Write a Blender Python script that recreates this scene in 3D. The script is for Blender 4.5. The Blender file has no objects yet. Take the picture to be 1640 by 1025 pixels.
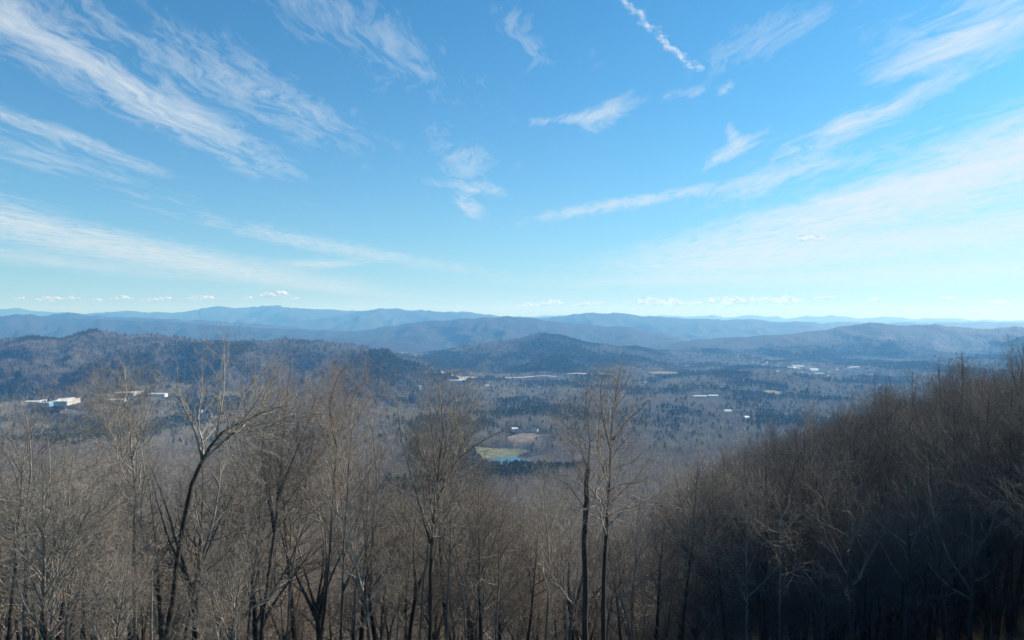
import bpy, math, random
import numpy as np
from math import pi, sin, cos, radians

# ------------------------------------------------------------------ camera
S = bpy.context.scene
COL = S.collection
F = 1116.0                      # focal length in pixels of the 1640 px wide photograph
cam = bpy.data.cameras.new("camera")
cam.sensor_width = 36.0
cam.lens = F / 1640.0 * 36.0
cam.clip_start, cam.clip_end = 0.5, 120000.0
camo = bpy.data.objects.new("camera", cam)
camo.rotation_euler = (radians(90), 0, 0)
COL.objects.link(camo)
S.camera = camo

# ------------------------------------------------------------------ sun, sky, exposure
SUN_AZ, SUN_EL = radians(60), radians(29)          # clockwise from the view direction (+Y)
sd = bpy.data.lights.new("sun", "SUN")
sd.energy, sd.angle, sd.color = 5.0, radians(0.53), (1.0, 0.945, 0.88)
so = bpy.data.objects.new("sun", sd)
so.rotation_euler = (pi / 2 - SUN_EL, 0, pi - SUN_AZ)
COL.objects.link(so)

W = bpy.data.worlds.new("World")
S.world = W
W.use_nodes = True
wt = W.node_tree
wt.nodes.clear()


def N(t, kind, **kw):
    n = t.nodes.new(kind)
    for k, v in kw.items():
        setattr(n, k, v)
    return n


def math_(t, op, a, b=None, c=None, clamp=False):
    n = N(t, "ShaderNodeMath", operation=op, use_clamp=clamp)
    for i, v in enumerate((a, b, c)):
        if v is None:
            continue
        if isinstance(v, (int, float)):
            n.inputs[i].default_value = v
        else:
            t.links.new(v, n.inputs[i])
    return n.outputs[0]


def build_world():
    L = wt.links.new
    sky = N(wt, "ShaderNodeTexSky", sky_type="NISHITA", sun_disc=False)
    sky.sun_elevation, sky.sun_rotation = SUN_EL, SUN_AZ
    sky.altitude, sky.air_density, sky.dust_density, sky.ozone_density = 700, 1.0, 0.6, 1.6
    tint = N(wt, "ShaderNodeMix", data_type="RGBA", blend_type="MULTIPLY")
    tint.inputs[0].default_value = 1.0
    L(sky.outputs[0], tint.inputs[6])
    tint.inputs[7].default_value = SKY_TINT
    tc = N(wt, "ShaderNodeTexCoord")
    sep = N(wt, "ShaderNodeSeparateXYZ")
    L(tc.outputs["Generated"], sep.inputs[0])
    dx, dy, dz = sep.outputs
    az = math_(wt, "ARCTAN2", dx, dy)
    zc = math_(wt, "MAXIMUM", dz, 0.03)
    # cirrus layer: the point where the view direction meets a sheet overhead
    px = math_(wt, "DIVIDE", dx, zc)
    py = math_(wt, "DIVIDE", dy, zc)
    pl = N(wt, "ShaderNodeCombineXYZ")
    L(px, pl.inputs[0]); L(py, pl.inputs[1])
    ang = N(wt, "ShaderNodeCombineXYZ")       # azimuth / elevation, for where the banks lie
    L(az, ang.inputs[0]); L(math_(wt, "ARCSINE", dz), ang.inputs[1])

    def noise(vec, scale, sx, sy, rot, detail, rough, dist, off):
        m = N(wt, "ShaderNodeMapping")
        m.inputs["Location"].default_value = (off, off * 0.7, 0)
        m.inputs["Rotation"].default_value = (0, 0, rot)
        m.inputs["Scale"].default_value = (sx, sy, 1)
        L(vec, m.inputs[0])
        n = N(wt, "ShaderNodeTexNoise")
        n.inputs["Scale"].default_value = scale
        n.inputs["Detail"].default_value = detail
        n.inputs["Roughness"].default_value = rough
        n.inputs["Distortion"].default_value = dist
        L(m.outputs[0], n.inputs["Vector"])
        return n.outputs[0]

    wn = N(wt, "ShaderNodeTexNoise")
    wn.inputs["Scale"].default_value = 0.8
    wn.inputs["Detail"].default_value = 3
    L(pl.outputs[0], wn.inputs["Vector"])
    wv = N(wt, "ShaderNodeVectorMath", operation="MULTIPLY_ADD")
    L(wn.outputs["Color"], wv.inputs[0])
    wv.inputs[1].default_value = (0.55, 0.55, 0)
    L(pl.outputs[0], wv.inputs[2])
    wn2 = N(wt, "ShaderNodeTexNoise")
    wn2.inputs["Scale"].default_value = 3.2
    wn2.inputs["Detail"].default_value = 4
    L(wv.outputs[0], wn2.inputs["Vector"])
    wv2 = N(wt, "ShaderNodeVectorMath", operation="MULTIPLY_ADD")
    L(wn2.outputs["Color"], wv2.inputs[0])
    wv2.inputs[1].default_value = (0.16, 0.22, 0)
    L(wv.outputs[0], wv2.inputs[2])
    pv = wv2.outputs[0]
    broad = noise(pv, 0.50, 1.2, 0.5, 0.10, 5, 0.6, 0.4, 3.1)
    fibre = noise(pv, 4.2, 1.7, 0.38, 0.14, 10, 0.64, 0.5, 7.7)
    fine = noise(pv, 15.0, 1.6, 0.40, 0.30, 8, 0.66, 0.6, 1.3)
    # banks of cirrus: (px, py, half width, half height, tilt, weight)
    banks = CIRRUS
    tot = None
    for (x, y, w, h, tilt, k) in banks:
        a0 = math.atan2(x - 820, F)
        e0 = math.atan2(512 - y, math.hypot(F, x - 820))
        m = N(wt, "ShaderNodeMapping", vector_type="TEXTURE")
        m.inputs["Location"].default_value = (a0, e0, 0)
        m.inputs["Rotation"].default_value = (0, 0, radians(tilt))
        m.inputs["Scale"].default_value = (w / F, h / F, 1)
        L(ang.outputs[0], m.inputs[0])
        ln = N(wt, "ShaderNodeVectorMath", operation="LENGTH")
        L(m.outputs[0], ln.inputs[0])
        r2 = math_(wt, "POWER", ln.outputs["Value"], 2.0)
        g = math_(wt, "EXPONENT", math_(wt, "MULTIPLY", r2, -1.2))
        g = math_(wt, "MULTIPLY", g, k)
        tot = g if tot is None else math_(wt, "ADD", tot, g)
    # density = banks shaped by the fibres + a thin veil everywhere
    fb = math_(wt, "ADD", math_(wt, "MULTIPLY", fibre, 0.62), math_(wt, "MULTIPLY", fine, 0.38))
    nn = math_(wt, "MULTIPLY", math_(wt, "SUBTRACT", fb, 0.5), 5.2)
    vl = math_(wt, "MULTIPLY", math_(wt, "SUBTRACT", broad, 0.42), 1.6, clamp=True)
    tot = math_(wt, "ADD", tot, math_(wt, "MULTIPLY", vl, 0.28))
    am = math_(wt, "MULTIPLY_ADD", math_(wt, "MINIMUM", tot, 0.8), 0.80, 0.08)
    d = math_(wt, "ADD", tot, math_(wt, "MULTIPLY", nn, am))
    d = math_(wt, "MAXIMUM", math_(wt, "SUBTRACT", d, 0.14), 0.0)
    d = math_(wt, "SUBTRACT", 1.0, math_(wt, "EXPONENT", math_(wt, "MULTIPLY", d, -1.45)))
    up = math_(wt, "MULTIPLY", math_(wt, "ADD", dz, 0.0), 30.0, clamp=True)
    d = math_(wt, "MULTIPLY", d, up)
    d = math_(wt, "MINIMUM", math_(wt, "MULTIPLY", d, 1.12), 0.92)
    # the pale band of thick air all round the horizon, paler towards the sun
    glow = math_(wt, "EXPONENT", math_(wt, "MULTIPLY", math_(wt, "ABSOLUTE", dz), -7.5))
    tw = math_(wt, "COSINE", math_(wt, "SUBTRACT", az, SUN_AZ))
    glow = math_(wt, "MULTIPLY", glow, math_(wt, "ADD", math_(wt, "MULTIPLY", tw, 0.22), 0.58))
    air = N(wt, "ShaderNodeMix", data_type="RGBA")
    L(glow, air.inputs[0]); L(tint.outputs[2], air.inputs[6])
    air.inputs[7].default_value = (5.2, 5.0, 5.15, 1)
    mx = N(wt, "ShaderNodeMix", data_type="RGBA")
    L(d, mx.inputs[0]); L(air.outputs[2], mx.inputs[6])
    mx.inputs[7].default_value = CLOUD_COL
    bg = N(wt, "ShaderNodeBackground")
    bg.inputs["Strength"].default_value = SKY_STRENGTH
    L(mx.outputs[2], bg.inputs[0])
    out = N(wt, "ShaderNodeOutputWorld")
    L(bg.outputs[0], out.inputs[0])


SKY_STRENGTH = 0.061
SKY_TINT = (0.29, 0.95, 1.24, 1)
CLOUD_COL = (6.7, 7.2, 7.4, 1)
CIRRUS = [
    (200, 150, 300, 30, -25, 0.23), (60, 60, 260, 70, -22, 0.17), (280, 70, 230, 60, -20, 0.16), (60, 40, 160, 30, -22, 0.12),
    (70, 205, 170, 12, -16, 0.36), (300, 185, 170, 16, -22, 0.26), (560, 40, 220, 60, -22, 0.22), (430, 150, 160, 40, -22, 0.18),
    (150, 380, 380, 18, -9, 0.46), (330, 430, 280, 13, -8, 0.36), (560, 400, 260, 13, -9, 0.36), (60, 415, 220, 10, -6, 0.32), (100, 260, 200, 22, -14, 0.20),
    (520, 422, 60, 7, 2, 0.40),
    (968, 185, 46, 24, 32, 0.32), (910, 190, 70, 9, 4, 0.34), (752, 330, 26, 15, -34, 0.40), (740, 255, 70, 40, -32, 0.16), (760, 300, 70, 9, -6, 0.26),
    (1170, 243, 56, 12, 26, 0.52), (1172, 212, 10, 20, 20, 0.34), (1160, 145, 16, 8, 40, 0.46), (1090, 150, 60, 8, 5, 0.24), (1020, 322, 170, 11, 8, 0.44), (860, 60, 110, 40, -25, 0.16),
    (1420, 175, 170, 18, 20, 0.42), (1352, 200, 34, 13, 24, 0.42), (1530, 75, 110, 18, 14, 0.46), (1570, 20, 130, 36, 10, 0.40), (1240, 60, 160, 30, 16, 0.16),
    (1420, 320, 330, 20, 9, 0.44), (1600, 270, 240, 24, 10, 0.36), (1230, 398, 220, 15, 4, 0.46), (1500, 380, 340, 18, 3, 0.36), (1560, 350, 300, 80, 5, 0.22), (1330, 360, 260, 13, 6, 0.36), (1430, 300, 240, 12, 9, 0.3),
    (1420, 440, 380, 16, 1, 0.34), (1160, 428, 150, 12, 2, 0.30), (1300, 415, 200, 10, 2, 0.26), (1040, 448, 180, 10, 1, 0.24), (1640, 215, 180, 24, 14, 0.40), (1230, 290, 120, 20, 14, 0.24),
    (-400, 200, 300, 60, -20, 0.3), (2100, 300, 400, 90, 10, 0.4), (2000, 60, 300, 60, 15, 0.3),
]
build_world()

vs = S.view_settings
vs.view_transform = "Standard"
vs.look = "None"
vs.gamma = 1.0
vs.use_curve_mapping = False
vs.exposure = 0.95
S.display_settings.display_device = "sRGB"
cy = S.cycles
cy.use_denoising = True
cy.max_bounces = 6
cy.diffuse_bounces = 2
cy.glossy_bounces = 2
cy.transparent_max_bounces = 40
cy.volume_bounces = 0

# ------------------------------------------------------------------ helpers
def tag(o, label=None, cat=None, group=None, kind=None):
    for k, v in (("label", label), ("category", cat), ("group", group), ("kind", kind)):
        if v is not None:
            o[k] = v
    return o


def link(name, data, parent=None, loc=(0, 0, 0), rz=0.0):
    o = bpy.data.objects.new(name, data)
    o.location = loc
    o.rotation_euler = (0, 0, rz)
    COL.objects.link(o)
    if parent is not None:
        o.parent = parent
    return o


def mesh_np(name, V, Q, mats, smooth=True, attr=None, T=None):
    """mesh from arrays: verts (n,3), quads (m,4), optionally triangles (k,3) and a per-vertex float attribute"""
    V = np.asarray(V, np.float32)
    Q = np.asarray(Q, np.int32).reshape(-1, 4)
    me = bpy.data.meshes.new(name)
    nt = 0 if T is None else len(T)
    me.vertices.add(len(V))
    me.vertices.foreach_set("co", V.ravel())
    loops = Q.ravel()
    if nt:
        loops = np.concatenate([loops, np.asarray(T, np.int32).ravel()])
    me.loops.add(len(loops))
    me.loops.foreach_set("vertex_index", loops)
    me.polygons.add(len(Q) + nt)
    st = np.concatenate([np.arange(len(Q)) * 4, len(Q) * 4 + np.arange(nt) * 3]).astype(np.int32)
    me.polygons.foreach_set("loop_start", st)
    me.polygons.foreach_set("use_smooth", np.full(len(Q) + nt, smooth))
    if attr is not None:
        for an, av in attr.items():
            a = me.attributes.new(an, "FLOAT", "POINT")
            a.data.foreach_set("value", np.asarray(av, np.float32))
    for m in (mats if isinstance(mats, (list, tuple)) else [mats]):
        me.materials.append(m)
    me.update(calc_edges=True)
    return me


_rng = np.random.RandomState(11)
_perm = _rng.permutation(4096)
_ga = _rng.rand(4096) * 2 * pi
_gx, _gy = np.cos(_ga), np.sin(_ga)


def perlin(x, y, seed=0):
    x = np.asarray(x, float) + seed * 17.31
    y = np.asarray(y, float) - seed * 9.77
    xi, yi = np.floor(x).astype(int), np.floor(y).astype(int)
    fx, fy = x - xi, y - yi

    def g(ix, iy, ax, ay):
        h = _perm[(_perm[ix & 4095] + iy) & 4095]
        return _gx[h] * ax + _gy[h] * ay
    u, v = fx * fx * fx * (fx * (fx * 6 - 15) + 10), fy * fy * fy * (fy * (fy * 6 - 15) + 10)
    a = g(xi, yi, fx, fy) * (1 - u) + g(xi + 1, yi, fx - 1, fy) * u
    b = g(xi, yi + 1, fx, fy - 1) * (1 - u) + g(xi + 1, yi + 1, fx - 1, fy - 1) * u
    return (a * (1 - v) + b * v) * 1.5


def fbm(x, y, oct=4, seed=0, gain=0.5):
    t, a = 0, 1.0
    for i in range(oct):
        t = t + a * perlin(x * 2 ** i, y * 2 ** i, seed + i)
        a *= gain
    return t


def ridged(x, y, oct=4, seed=0):
    t, a, s = 0, 1.0, 0
    for i in range(oct):
        t = t + a * (1 - np.abs(perlin(x * 2 ** i, y * 2 ** i, seed + i)) * 1.6)
        s += a
        a *= 0.5
    return t / s


# ------------------------------------------------------------------ materials
def new_mat(name):
    m = bpy.data.materials.new(name)
    m.use_nodes = True
    t = m.node_tree
    b = t.nodes["Principled BSDF"]
    b.inputs["Roughness"].default_value = 0.9
    b.inputs["Specular IOR Level"].default_value = 0.15
    return m, t, b


def ramp(t, fac, stops):
    r = N(t, "ShaderNodeValToRGB")
    while len(r.color_ramp.elements) < len(stops):
        r.color_ramp.elements.new(0.5)
    for e, (p, c) in zip(r.color_ramp.elements, stops):
        e.position, e.color = p, (*c, 1)
    t.links.new(fac, r.inputs[0])
    return r.outputs[0]


def noise_node(t, scale, detail=4, rough=0.55, vec=None, stretch=None):
    n = N(t, "ShaderNodeTexNoise")
    n.inputs["Scale"].default_value = scale
    n.inputs["Detail"].default_value = detail
    n.inputs["Roughness"].default_value = rough
    if vec is None:
        vec = N(t, "ShaderNodeTexCoord").outputs["Object"]
    if stretch:
        m = N(t, "ShaderNodeMapping")
        m.inputs["Scale"].default_value = stretch
        t.links.new(vec, m.inputs[0])
        vec = m.outputs[0]
    t.links.new(vec, n.inputs["Vector"])
    return n.outputs[0]


def mixc(t, fac, a, b, blend="MIX"):
    m = N(t, "ShaderNodeMix", data_type="RGBA", blend_type=blend)
    for i, v in ((0, fac), (6, a), (7, b)):
        if isinstance(v, (int, float)):
            m.inputs[i].default_value = v
        elif isinstance(v, tuple):
            m.inputs[i].default_value = (*v, 1)
        else:
            t.links.new(v, m.inputs[i])
    return m.outputs[2]


def bark_material(name, trunk, limb, twig, var=0.5, moss=0.0):
    m, t, b = new_mat(name)
    at = N(t, "ShaderNodeAttribute", attribute_name="lvl")
    c = ramp(t, at.outputs["Fac"], [(0.0, trunk), (0.35, limb), (0.7, twig), (1.0, twig)])
    n1 = noise_node(t, 3.0, 5, 0.65, stretch=(1, 1, 0.22))
    c = mixc(t, 1.0, c, ramp(t, n1, [(0.30, (0.45, 0.45, 0.45)), (0.55, (0.95, 0.95, 0.95)), (0.72, (1.75, 1.75, 1.7))]), "MULTIPLY")
    oi = N(t, "ShaderNodeObjectInfo")
    c = mixc(t, 1.0, c, ramp(t, oi.outputs["Random"], [(0.0, (1 - var * 0.5,) * 3), (0.5, (1.0, 0.98, 0.94)), (1.0, (1 + var * 0.55, 1 + var * 0.5, 1 + var * 0.42))]), "MULTIPLY")
    t.links.new(c, b.inputs["Base Color"])
    n2 = noise_node(t, 14.0, 4, 0.7, stretch=(1, 1, 0.15))
    bp = N(t, "ShaderNodeBump")
    bp.inputs["Strength"].default_value = 0.9
    bp.inputs["Distance"].default_value = 0.03
    t.links.new(n2, bp.inputs["Height"])
    t.links.new(bp.outputs[0], b.inputs["Normal"])
    return m


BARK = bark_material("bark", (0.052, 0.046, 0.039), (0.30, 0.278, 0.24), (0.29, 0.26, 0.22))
BARK_SHADE_TONED = bark_material("shade_toned_bark", (0.045, 0.040, 0.035), (0.17, 0.158, 0.14), (0.165, 0.150, 0.132))  # bark darkened to carry the right slope's shade in its colour
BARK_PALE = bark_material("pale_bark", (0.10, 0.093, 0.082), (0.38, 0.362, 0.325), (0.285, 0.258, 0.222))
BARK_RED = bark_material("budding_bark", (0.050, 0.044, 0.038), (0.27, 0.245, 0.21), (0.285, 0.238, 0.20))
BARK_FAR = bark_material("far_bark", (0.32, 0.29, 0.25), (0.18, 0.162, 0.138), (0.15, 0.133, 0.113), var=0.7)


def needle_material():
    m, t, b = new_mat("needles")
    oi = N(t, "ShaderNodeObjectInfo")
    c = ramp(t, oi.outputs["Random"], [(0.0, (0.050, 0.066, 0.026)), (0.5, (0.072, 0.088, 0.034)), (1.0, (0.100, 0.110, 0.042))])
    n = noise_node(t, 0.9, 3)
    c = mixc(t, 1.0, c, ramp(t, n, [(0.3, (0.6, 0.6, 0.6)), (0.7, (1.45, 1.4, 1.2))]), "MULTIPLY")
    t.links.new(c, b.inputs["Base Color"])
    return m


NEEDLES = needle_material()


def litter_material():
    """leaf litter, dry grass and twigs on the forest floor"""
    m, t, b = new_mat("leaf_litter")
    pos = N(t, "ShaderNodeNewGeometry").outputs["Position"]
    a = noise_node(t, 0.9, 8, 0.72, vec=pos)
    c = ramp(t, a, [(0.28, (0.042, 0.033, 0.024)), (0.48, (0.095, 0.076, 0.055)), (0.62, (0.15, 0.122, 0.09)), (0.78, (0.23, 0.19, 0.14))])
    f = noise_node(t, 0.03, 5, 0.6, vec=pos)
    c = mixc(t, 1.0, c, ramp(t, f, [(0.3, (0.72, 0.72, 0.74)), (0.7, (1.15, 1.10, 1.0))]), "MULTIPLY")
    t.links.new(c, b.inputs["Base Color"])
    bp = N(t, "ShaderNodeBump")
    bp.inputs["Strength"].default_value = 1.0
    bp.inputs["Distance"].default_value = 0.5
    t.links.new(a, bp.inputs["Height"])
    t.links.new(bp.outputs[0], b.inputs["Normal"])
    return m


def canopy_material(name, bare, bare2, green, g0, g1, sc=0.02):
    """far slopes: bare crowns and evergreens too far off to tell apart"""
    m, t, b = new_mat(name)
    pos = N(t, "ShaderNodeNewGeometry").outputs["Position"]
    a = noise_node(t, sc * 2.2, 6, 0.75, vec=pos)
    c = ramp(t, a, [(0.32, tuple(v * 0.45 for v in bare)), (0.5, bare), (0.7, bare2)])
    g = noise_node(t, sc * 0.10, 8, 0.70, vec=pos)
    gm = N(t, "ShaderNodeMapRange")
    gm.inputs[1].default_value, gm.inputs[2].default_value = g0, g1
    t.links.new(g, gm.inputs[0])
    ga = ramp(t, a, [(0.3, tuple(v * 0.5 for v in green)), (0.65, tuple(v * 1.3 for v in green))])
    c = mixc(t, gm.outputs[0], c, ga)
    t.links.new(c, b.inputs["Base Color"])
    v = N(t, "ShaderNodeTexVoronoi")
    v.inputs["Scale"].default_value = sc * 3.0
    t.links.new(pos, v.inputs["Vector"])
    hgt = math_(t, "SUBTRACT", math_(t, "MULTIPLY", a, 1.3), v.outputs["Distance"])
    bp = N(t, "ShaderNodeBump")
    bp.inputs["Strength"].default_value = 1.0
    bp.inputs["Distance"].default_value = 14.0
    t.links.new(hgt, bp.inputs["Height"])
    t.links.new(bp.outputs[0], b.inputs["Normal"])
    return m


LITTER = litter_material()
CANOPY = canopy_material("far_canopy", (0.040, 0.035, 0.032), (0.070, 0.062, 0.056), (0.020, 0.031, 0.016), 0.48, 0.62)
CANOPY_PURPLE = canopy_material("far_bare_canopy", (0.026, 0.023, 0.023), (0.050, 0.044, 0.041), (0.016, 0.024, 0.013), 0.54, 0.68)
CANOPY_GREEN = canopy_material("far_mixed_canopy", (0.030, 0.027, 0.024), (0.056, 0.050, 0.044), (0.015, 0.025, 0.012), 0.42, 0.56)


def flat_mat(name, col, rough=0.85, var=0.25, scale=0.3, metal=0.0):
    m, t, b = new_mat(name)
    n = noise_node(t, scale, 5, 0.6)
    c = mixc(t, 1.0, col, ramp(t, n, [(0.3, (1 - var,) * 3), (0.7, (1 + var,) * 3)]), "MULTIPLY")
    t.links.new(c, b.inputs["Base Color"])
    b.inputs["Roughness"].default_value = rough
    b.inputs["Metallic"].default_value = metal
    return m


# ------------------------------------------------------------------ terrain (camera at the origin, ground heights relative to it)
U = np.concatenate([np.linspace(-2.6, -0.86, 45)[:-1], np.linspace(-0.86, 0.86, 470), np.linspace(0.86, 2.6, 45)[1:]])
COLS = len(U)
YR = np.concatenate([np.geomspace(3, 150, 90)[:-1], np.geomspace(150, 1500, 120)[:-1], np.linspace(1500, 5200, 190)[:-1],
                     np.linspace(5200, 9500, 110)[:-1], np.geomspace(9500, 26000, 110)])
UU, YY = np.meshgrid(U, YR)
XX = UU * YY


def base_height(X, Y):
    z = np.interp(np.log(np.maximum(Y, 1)), np.log([3, 30, 55, 100, 150, 250, 500, 800, 1000, 1200, 1600, 60000]),
                  [-13, -19, -28, -55, -72, -96, -148, -205, -228, -247, -255, -262])
    # the right-hand spur
    xc = np.interp(Y, [0, 40, 60, 85, 100, 170, 230, 300, 420], [82, 81, 80, 77, 76, 82, 86, 88, 88])
    sc = np.interp(Y, [0, 40, 70, 100, 170, 230, 300, 420, 560], [1, -2, -11, -22, -42, -60, -84, -125, -150])
    dx = X - xc
    w = np.where(dx < 0, np.interp(Y, [60, 95], [27.0, 33.0]), 100.0)
    g = np.exp(-(dx / w) ** 2)
    g = np.where(Y < 560, g, 0)
    z = np.maximum(z, z + (sc - z) * g)
    # rolling ground
    k = np.clip((Y - 120) / 1200, 0, 1)
    z = z + k * 20 * fbm(X / 520, Y / 620, 4, 3)
    z = z + np.clip((Y - 1800) / 2000, 0, 1) * 26 * fbm(X / 1300, Y / 1700, 3, 8)
    z = z + np.clip(Y / 80, 0, 1) * 1.2 * fbm(X / 26, Y / 26, 3, 5)
    return z


# name, label, material, forward distance(s), front depth, back depth, spur size, canopy allowance, crest in photograph pixels
RIDGES = [
    ("wooded_hill", "long low wooded hills with many spurs behind the white roofs", "hill", CANOPY, [(-300, 3100), (200, 3250), (800, 3500)], 1000, 900, 260, 14,
     [(-900, 552), (-250, 548), (-100, 545), (0, 543), (60, 537), (100, 540), (150, 530), (210, 533), (290, 538), (370, 546), (450, 543), (520, 546), (580, 553), (640, 575), (700, 600), (760, 640)]),
    ("wooded_knoll", "rounded purple-brown wooded knoll at the right end of the long low hills", "hill", CANOPY, [(400, 2850), (800, 2950)], 600, 500, 170, 14,
     [(440, 640), (520, 578), (560, 563), (614, 556), (660, 568), (700, 586), (740, 606), (790, 640)]),
    ("wooded_peak", "green wooded hill rising to a rounded peak beyond the valley middle", "hill", CANOPY_GREEN, [(500, 4500), (1300, 4400)], 1100, 1000, 300, 14,
     [(540, 610), (600, 590), (660, 575), (720, 559), (780, 549), (830, 538), (865, 533), (900, 536), (940, 545), (980, 552), (1030, 560), (1080, 570), (1120, 580), (1180, 590), (1240, 610)]),
    ("blue_ridge", "broad hazy blue ridge right behind the green wooded peak", "ridge", CANOPY_PURPLE, [(500, 8000), (1100, 7800)], 1900, 1600, 520, 0,
     [(500, 555), (560, 535), (620, 522), (680, 514), (740, 510), (815, 506), (870, 511), (910, 517), (950, 519), (1000, 523), (1040, 530), (1090, 540), (1130, 552)]),
    ("long_blue_ridge", "long blue ridge above the small town on the right", "ridge", CANOPY_GREEN, [(1000, 6300), (1700, 5900)], 1500, 1400, 420, 0,
     [(1000, 560), (1080, 548), (1150, 541), (1230, 536), (1300, 530), (1350, 522), (1400, 516), (1440, 519), (1475, 520), (1530, 521), (1570, 527), (1620, 522), (1680, 525), (1900, 530), (2600, 530)]),
    ("low_purple_ridge", "low purple ridge between the wooded hills and the pale mountains at left", "ridge", CANOPY_PURPLE, [(-200, 8600), (700, 8300)], 2000, 1500, 500, 0,
     [(-900, 505), (-200, 506), (0, 505), (50, 502), (80, 507), (130, 510), (200, 512), (260, 514), (330, 519), (420, 524), (500, 528), (580, 530), (640, 535), (720, 545)]),
    ("rounded_purple_ridge", "rounded knobs of bluish purple ridge far left under the pale mountains", "ridge", CANOPY_PURPLE, [(-200, 10500), (700, 10500)], 1900, 1500, 500, 0,
     [(-900, 510), (-100, 503), (0, 506), (60, 506), (92, 500), (112, 499), (145, 505), (180, 506), (230, 508), (300, 511), (380, 515), (450, 520), (520, 528)]),
    ("hazy_ridge", "hazy blue ridge with a level crest in the middle distance right of centre", "ridge", CANOPY_GREEN, [(800, 11500), (1500, 11300)], 2600, 2200, 650, 0,
     [(800, 530), (850, 515), (890, 507), (930, 501), (985, 500), (1030, 505), (1080, 509), (1120, 509), (1170, 512), (1200, 510), (1240, 514), (1300, 516), (1340, 521), (1400, 530)]),
    ("hazy_mountain", "pale hazy mountain with two flat shoulders left of centre", "mountain", CANOPY, [(400, 12800), (1000, 12800)], 2600, 2200, 700, 0,
     [(430, 525), (480, 514), (540, 505), (580, 497), (610, 493), (640, 494), (690, 497), (720, 497), (755, 500), (800, 505), (860, 508), (900, 506), (950, 510), (1000, 516)]),
    ("pale_mountain", "pale blue mountain with the highest pointed summit at left", "mountain", CANOPY, [(-100, 15500), (700, 15500)], 3600, 2600, 900, 0,
     [(-900, 510), (0, 508), (60, 506), (130, 502), (200, 498), (250, 500), (290, 498), (340, 490), (380, 492), (425, 487), (470, 491), (520, 494), (570, 497), (610, 503), (650, 510), (700, 518)]),
    ("far_peak", "faint far peak peeping over the ridge at the left edge", "mountain", CANOPY, [(-200, 19000), (300, 19000)], 2800, 2200, 900, 0,
     [(-900, 500), (-200, 497), (-50, 496), (0, 494), (25, 492), (60, 497), (100, 500), (160, 503), (220, 508), (300, 514)]),
    ("farthest_mountains", "faintest line of far mountains along the right horizon", "mountain", CANOPY, [(-500, 22500), (1900, 22500)], 3000, 2200, 1000, 0,
     [(-900, 504), (0, 505), (400, 506), (700, 508), (800, 506), (840, 507), (900, 503), (960, 504), (1020, 506), (1060, 503), (1090, 506), (1140, 504), (1160, 507), (1210, 504), (1260, 508), (1300, 506), (1335, 504), (1380, 509), (1420, 506), (1470, 510), (1520, 509), (1560, 511), (1620, 513), (1800, 512), (2600, 510)]),
]


def smooth1(a, k):
    ker = np.exp(-np.linspace(-2, 2, 2 * k + 1) ** 2)
    ker /= ker.sum()
    return np.convolve(np.pad(a, k, mode="edge"), ker, mode="valid")


ZZ = base_height(XX, YY)
OWN = np.zeros(ZZ.shape, int)
PXU = 820 + F * U
BASE = ZZ.copy()
for ri, (nm, lab, cat, mat, dist, wf, wb, spur, allow, crest) in enumerate(RIDGES):
    D = smooth1(np.interp(PXU, [p[0] for p in dist], [p[1] for p in dist]), 8)
    yt = smooth1(np.interp(PXU, [p[0] for p in crest], [p[1] for p in crest]), 2)
    yt = yt + 0.35 * fbm(PXU / 7.0, PXU * 0, 2, 25 + ri) + (1.3 if allow else 1.9) * fbm(PXU / 24.0, PXU * 0, 3, 20 + ri)
    yt = yt + np.where(allow > 0, 4.0, 0.0) * fbm(PXU / 66.0, PXU * 0, 3, 40 + ri)
    meander = 0.16 * wf * fbm(PXU / 160.0, PXU * 0 + 3.3, 3, 60 + ri)
    D = D + meander
    zc = (512 - yt) / F * D - allow
    rel = (YY - D[None, :])
    t = np.where(rel < 0, -rel / wf, rel / wb)
    # spurs: the foot of the slope steps in and out along the ridge
    wob = ridged(XX / (spur * 1.5) + 0.25 * fbm(XX / spur, YY / spur, 2, 90 + ri), YY / (spur * 5.0), 3, 70 + ri) - 0.55
    t2 = t * (1 - (1.35 if allow else 0.95) * wob)
    s = np.clip(t2, 0, 1)
    p = 0.6 * (1 - s) ** 1.25 + 0.4 * (1 - s) ** 2 * (1 + 2 * s)
    fine = ridged(XX / (spur * 1.0), YY / (spur * 1.3), 4, 110 + ri) - 0.6
    p = p + ((2.8 if allow else 1.6) * fine - 0.36) * p * (1 - p)
    amp = np.maximum(zc[None, :] - BASE, 0)
    h = BASE + amp * p
    take = (h > ZZ + 0.6) & (p > 0.015)
    ZZ = np.where(take, h, ZZ)
    OWN = np.where(take, ri + 1, OWN)


def ground_z(X, Y):
    """height of the ground sheet at (X, Y), bilinear on the sheet's own grid"""
    X, Y = np.asarray(X, float), np.asarray(Y, float)
    j = np.clip(np.interp(X / Y, U, np.arange(COLS)), 0, COLS - 1.001)
    i = np.clip(np.interp(Y, YR, np.arange(len(YR))), 0, len(YR) - 1.001)
    i0, j0 = i.astype(int), j.astype(int)
    a, b = i - i0, j - j0
    return ((ZZ[i0, j0] * (1 - b) + ZZ[i0, j0 + 1] * b) * (1 - a) + (ZZ[i0 + 1, j0] * (1 - b) + ZZ[i0 + 1, j0 + 1] * b) * a)


# how high the ground in front stands, as seen from the camera (slope z / Y)
HOR = np.maximum.accumulate(ZZ / YY, axis=0)


def in_sight(X, Y, top, slack):
    """whether something TOP metres tall at (X, Y) shows over the ground in front, give or take SLACK metres"""
    j = np.clip(np.round(np.interp(X / Y, U, np.arange(COLS))).astype(int), 0, COLS - 1)
    i = np.clip(np.searchsorted(YR, Y) - 2, 0, len(YR) - 1)
    return (ground_z(X, Y) + top + slack) / Y > HOR[i, j]


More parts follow.
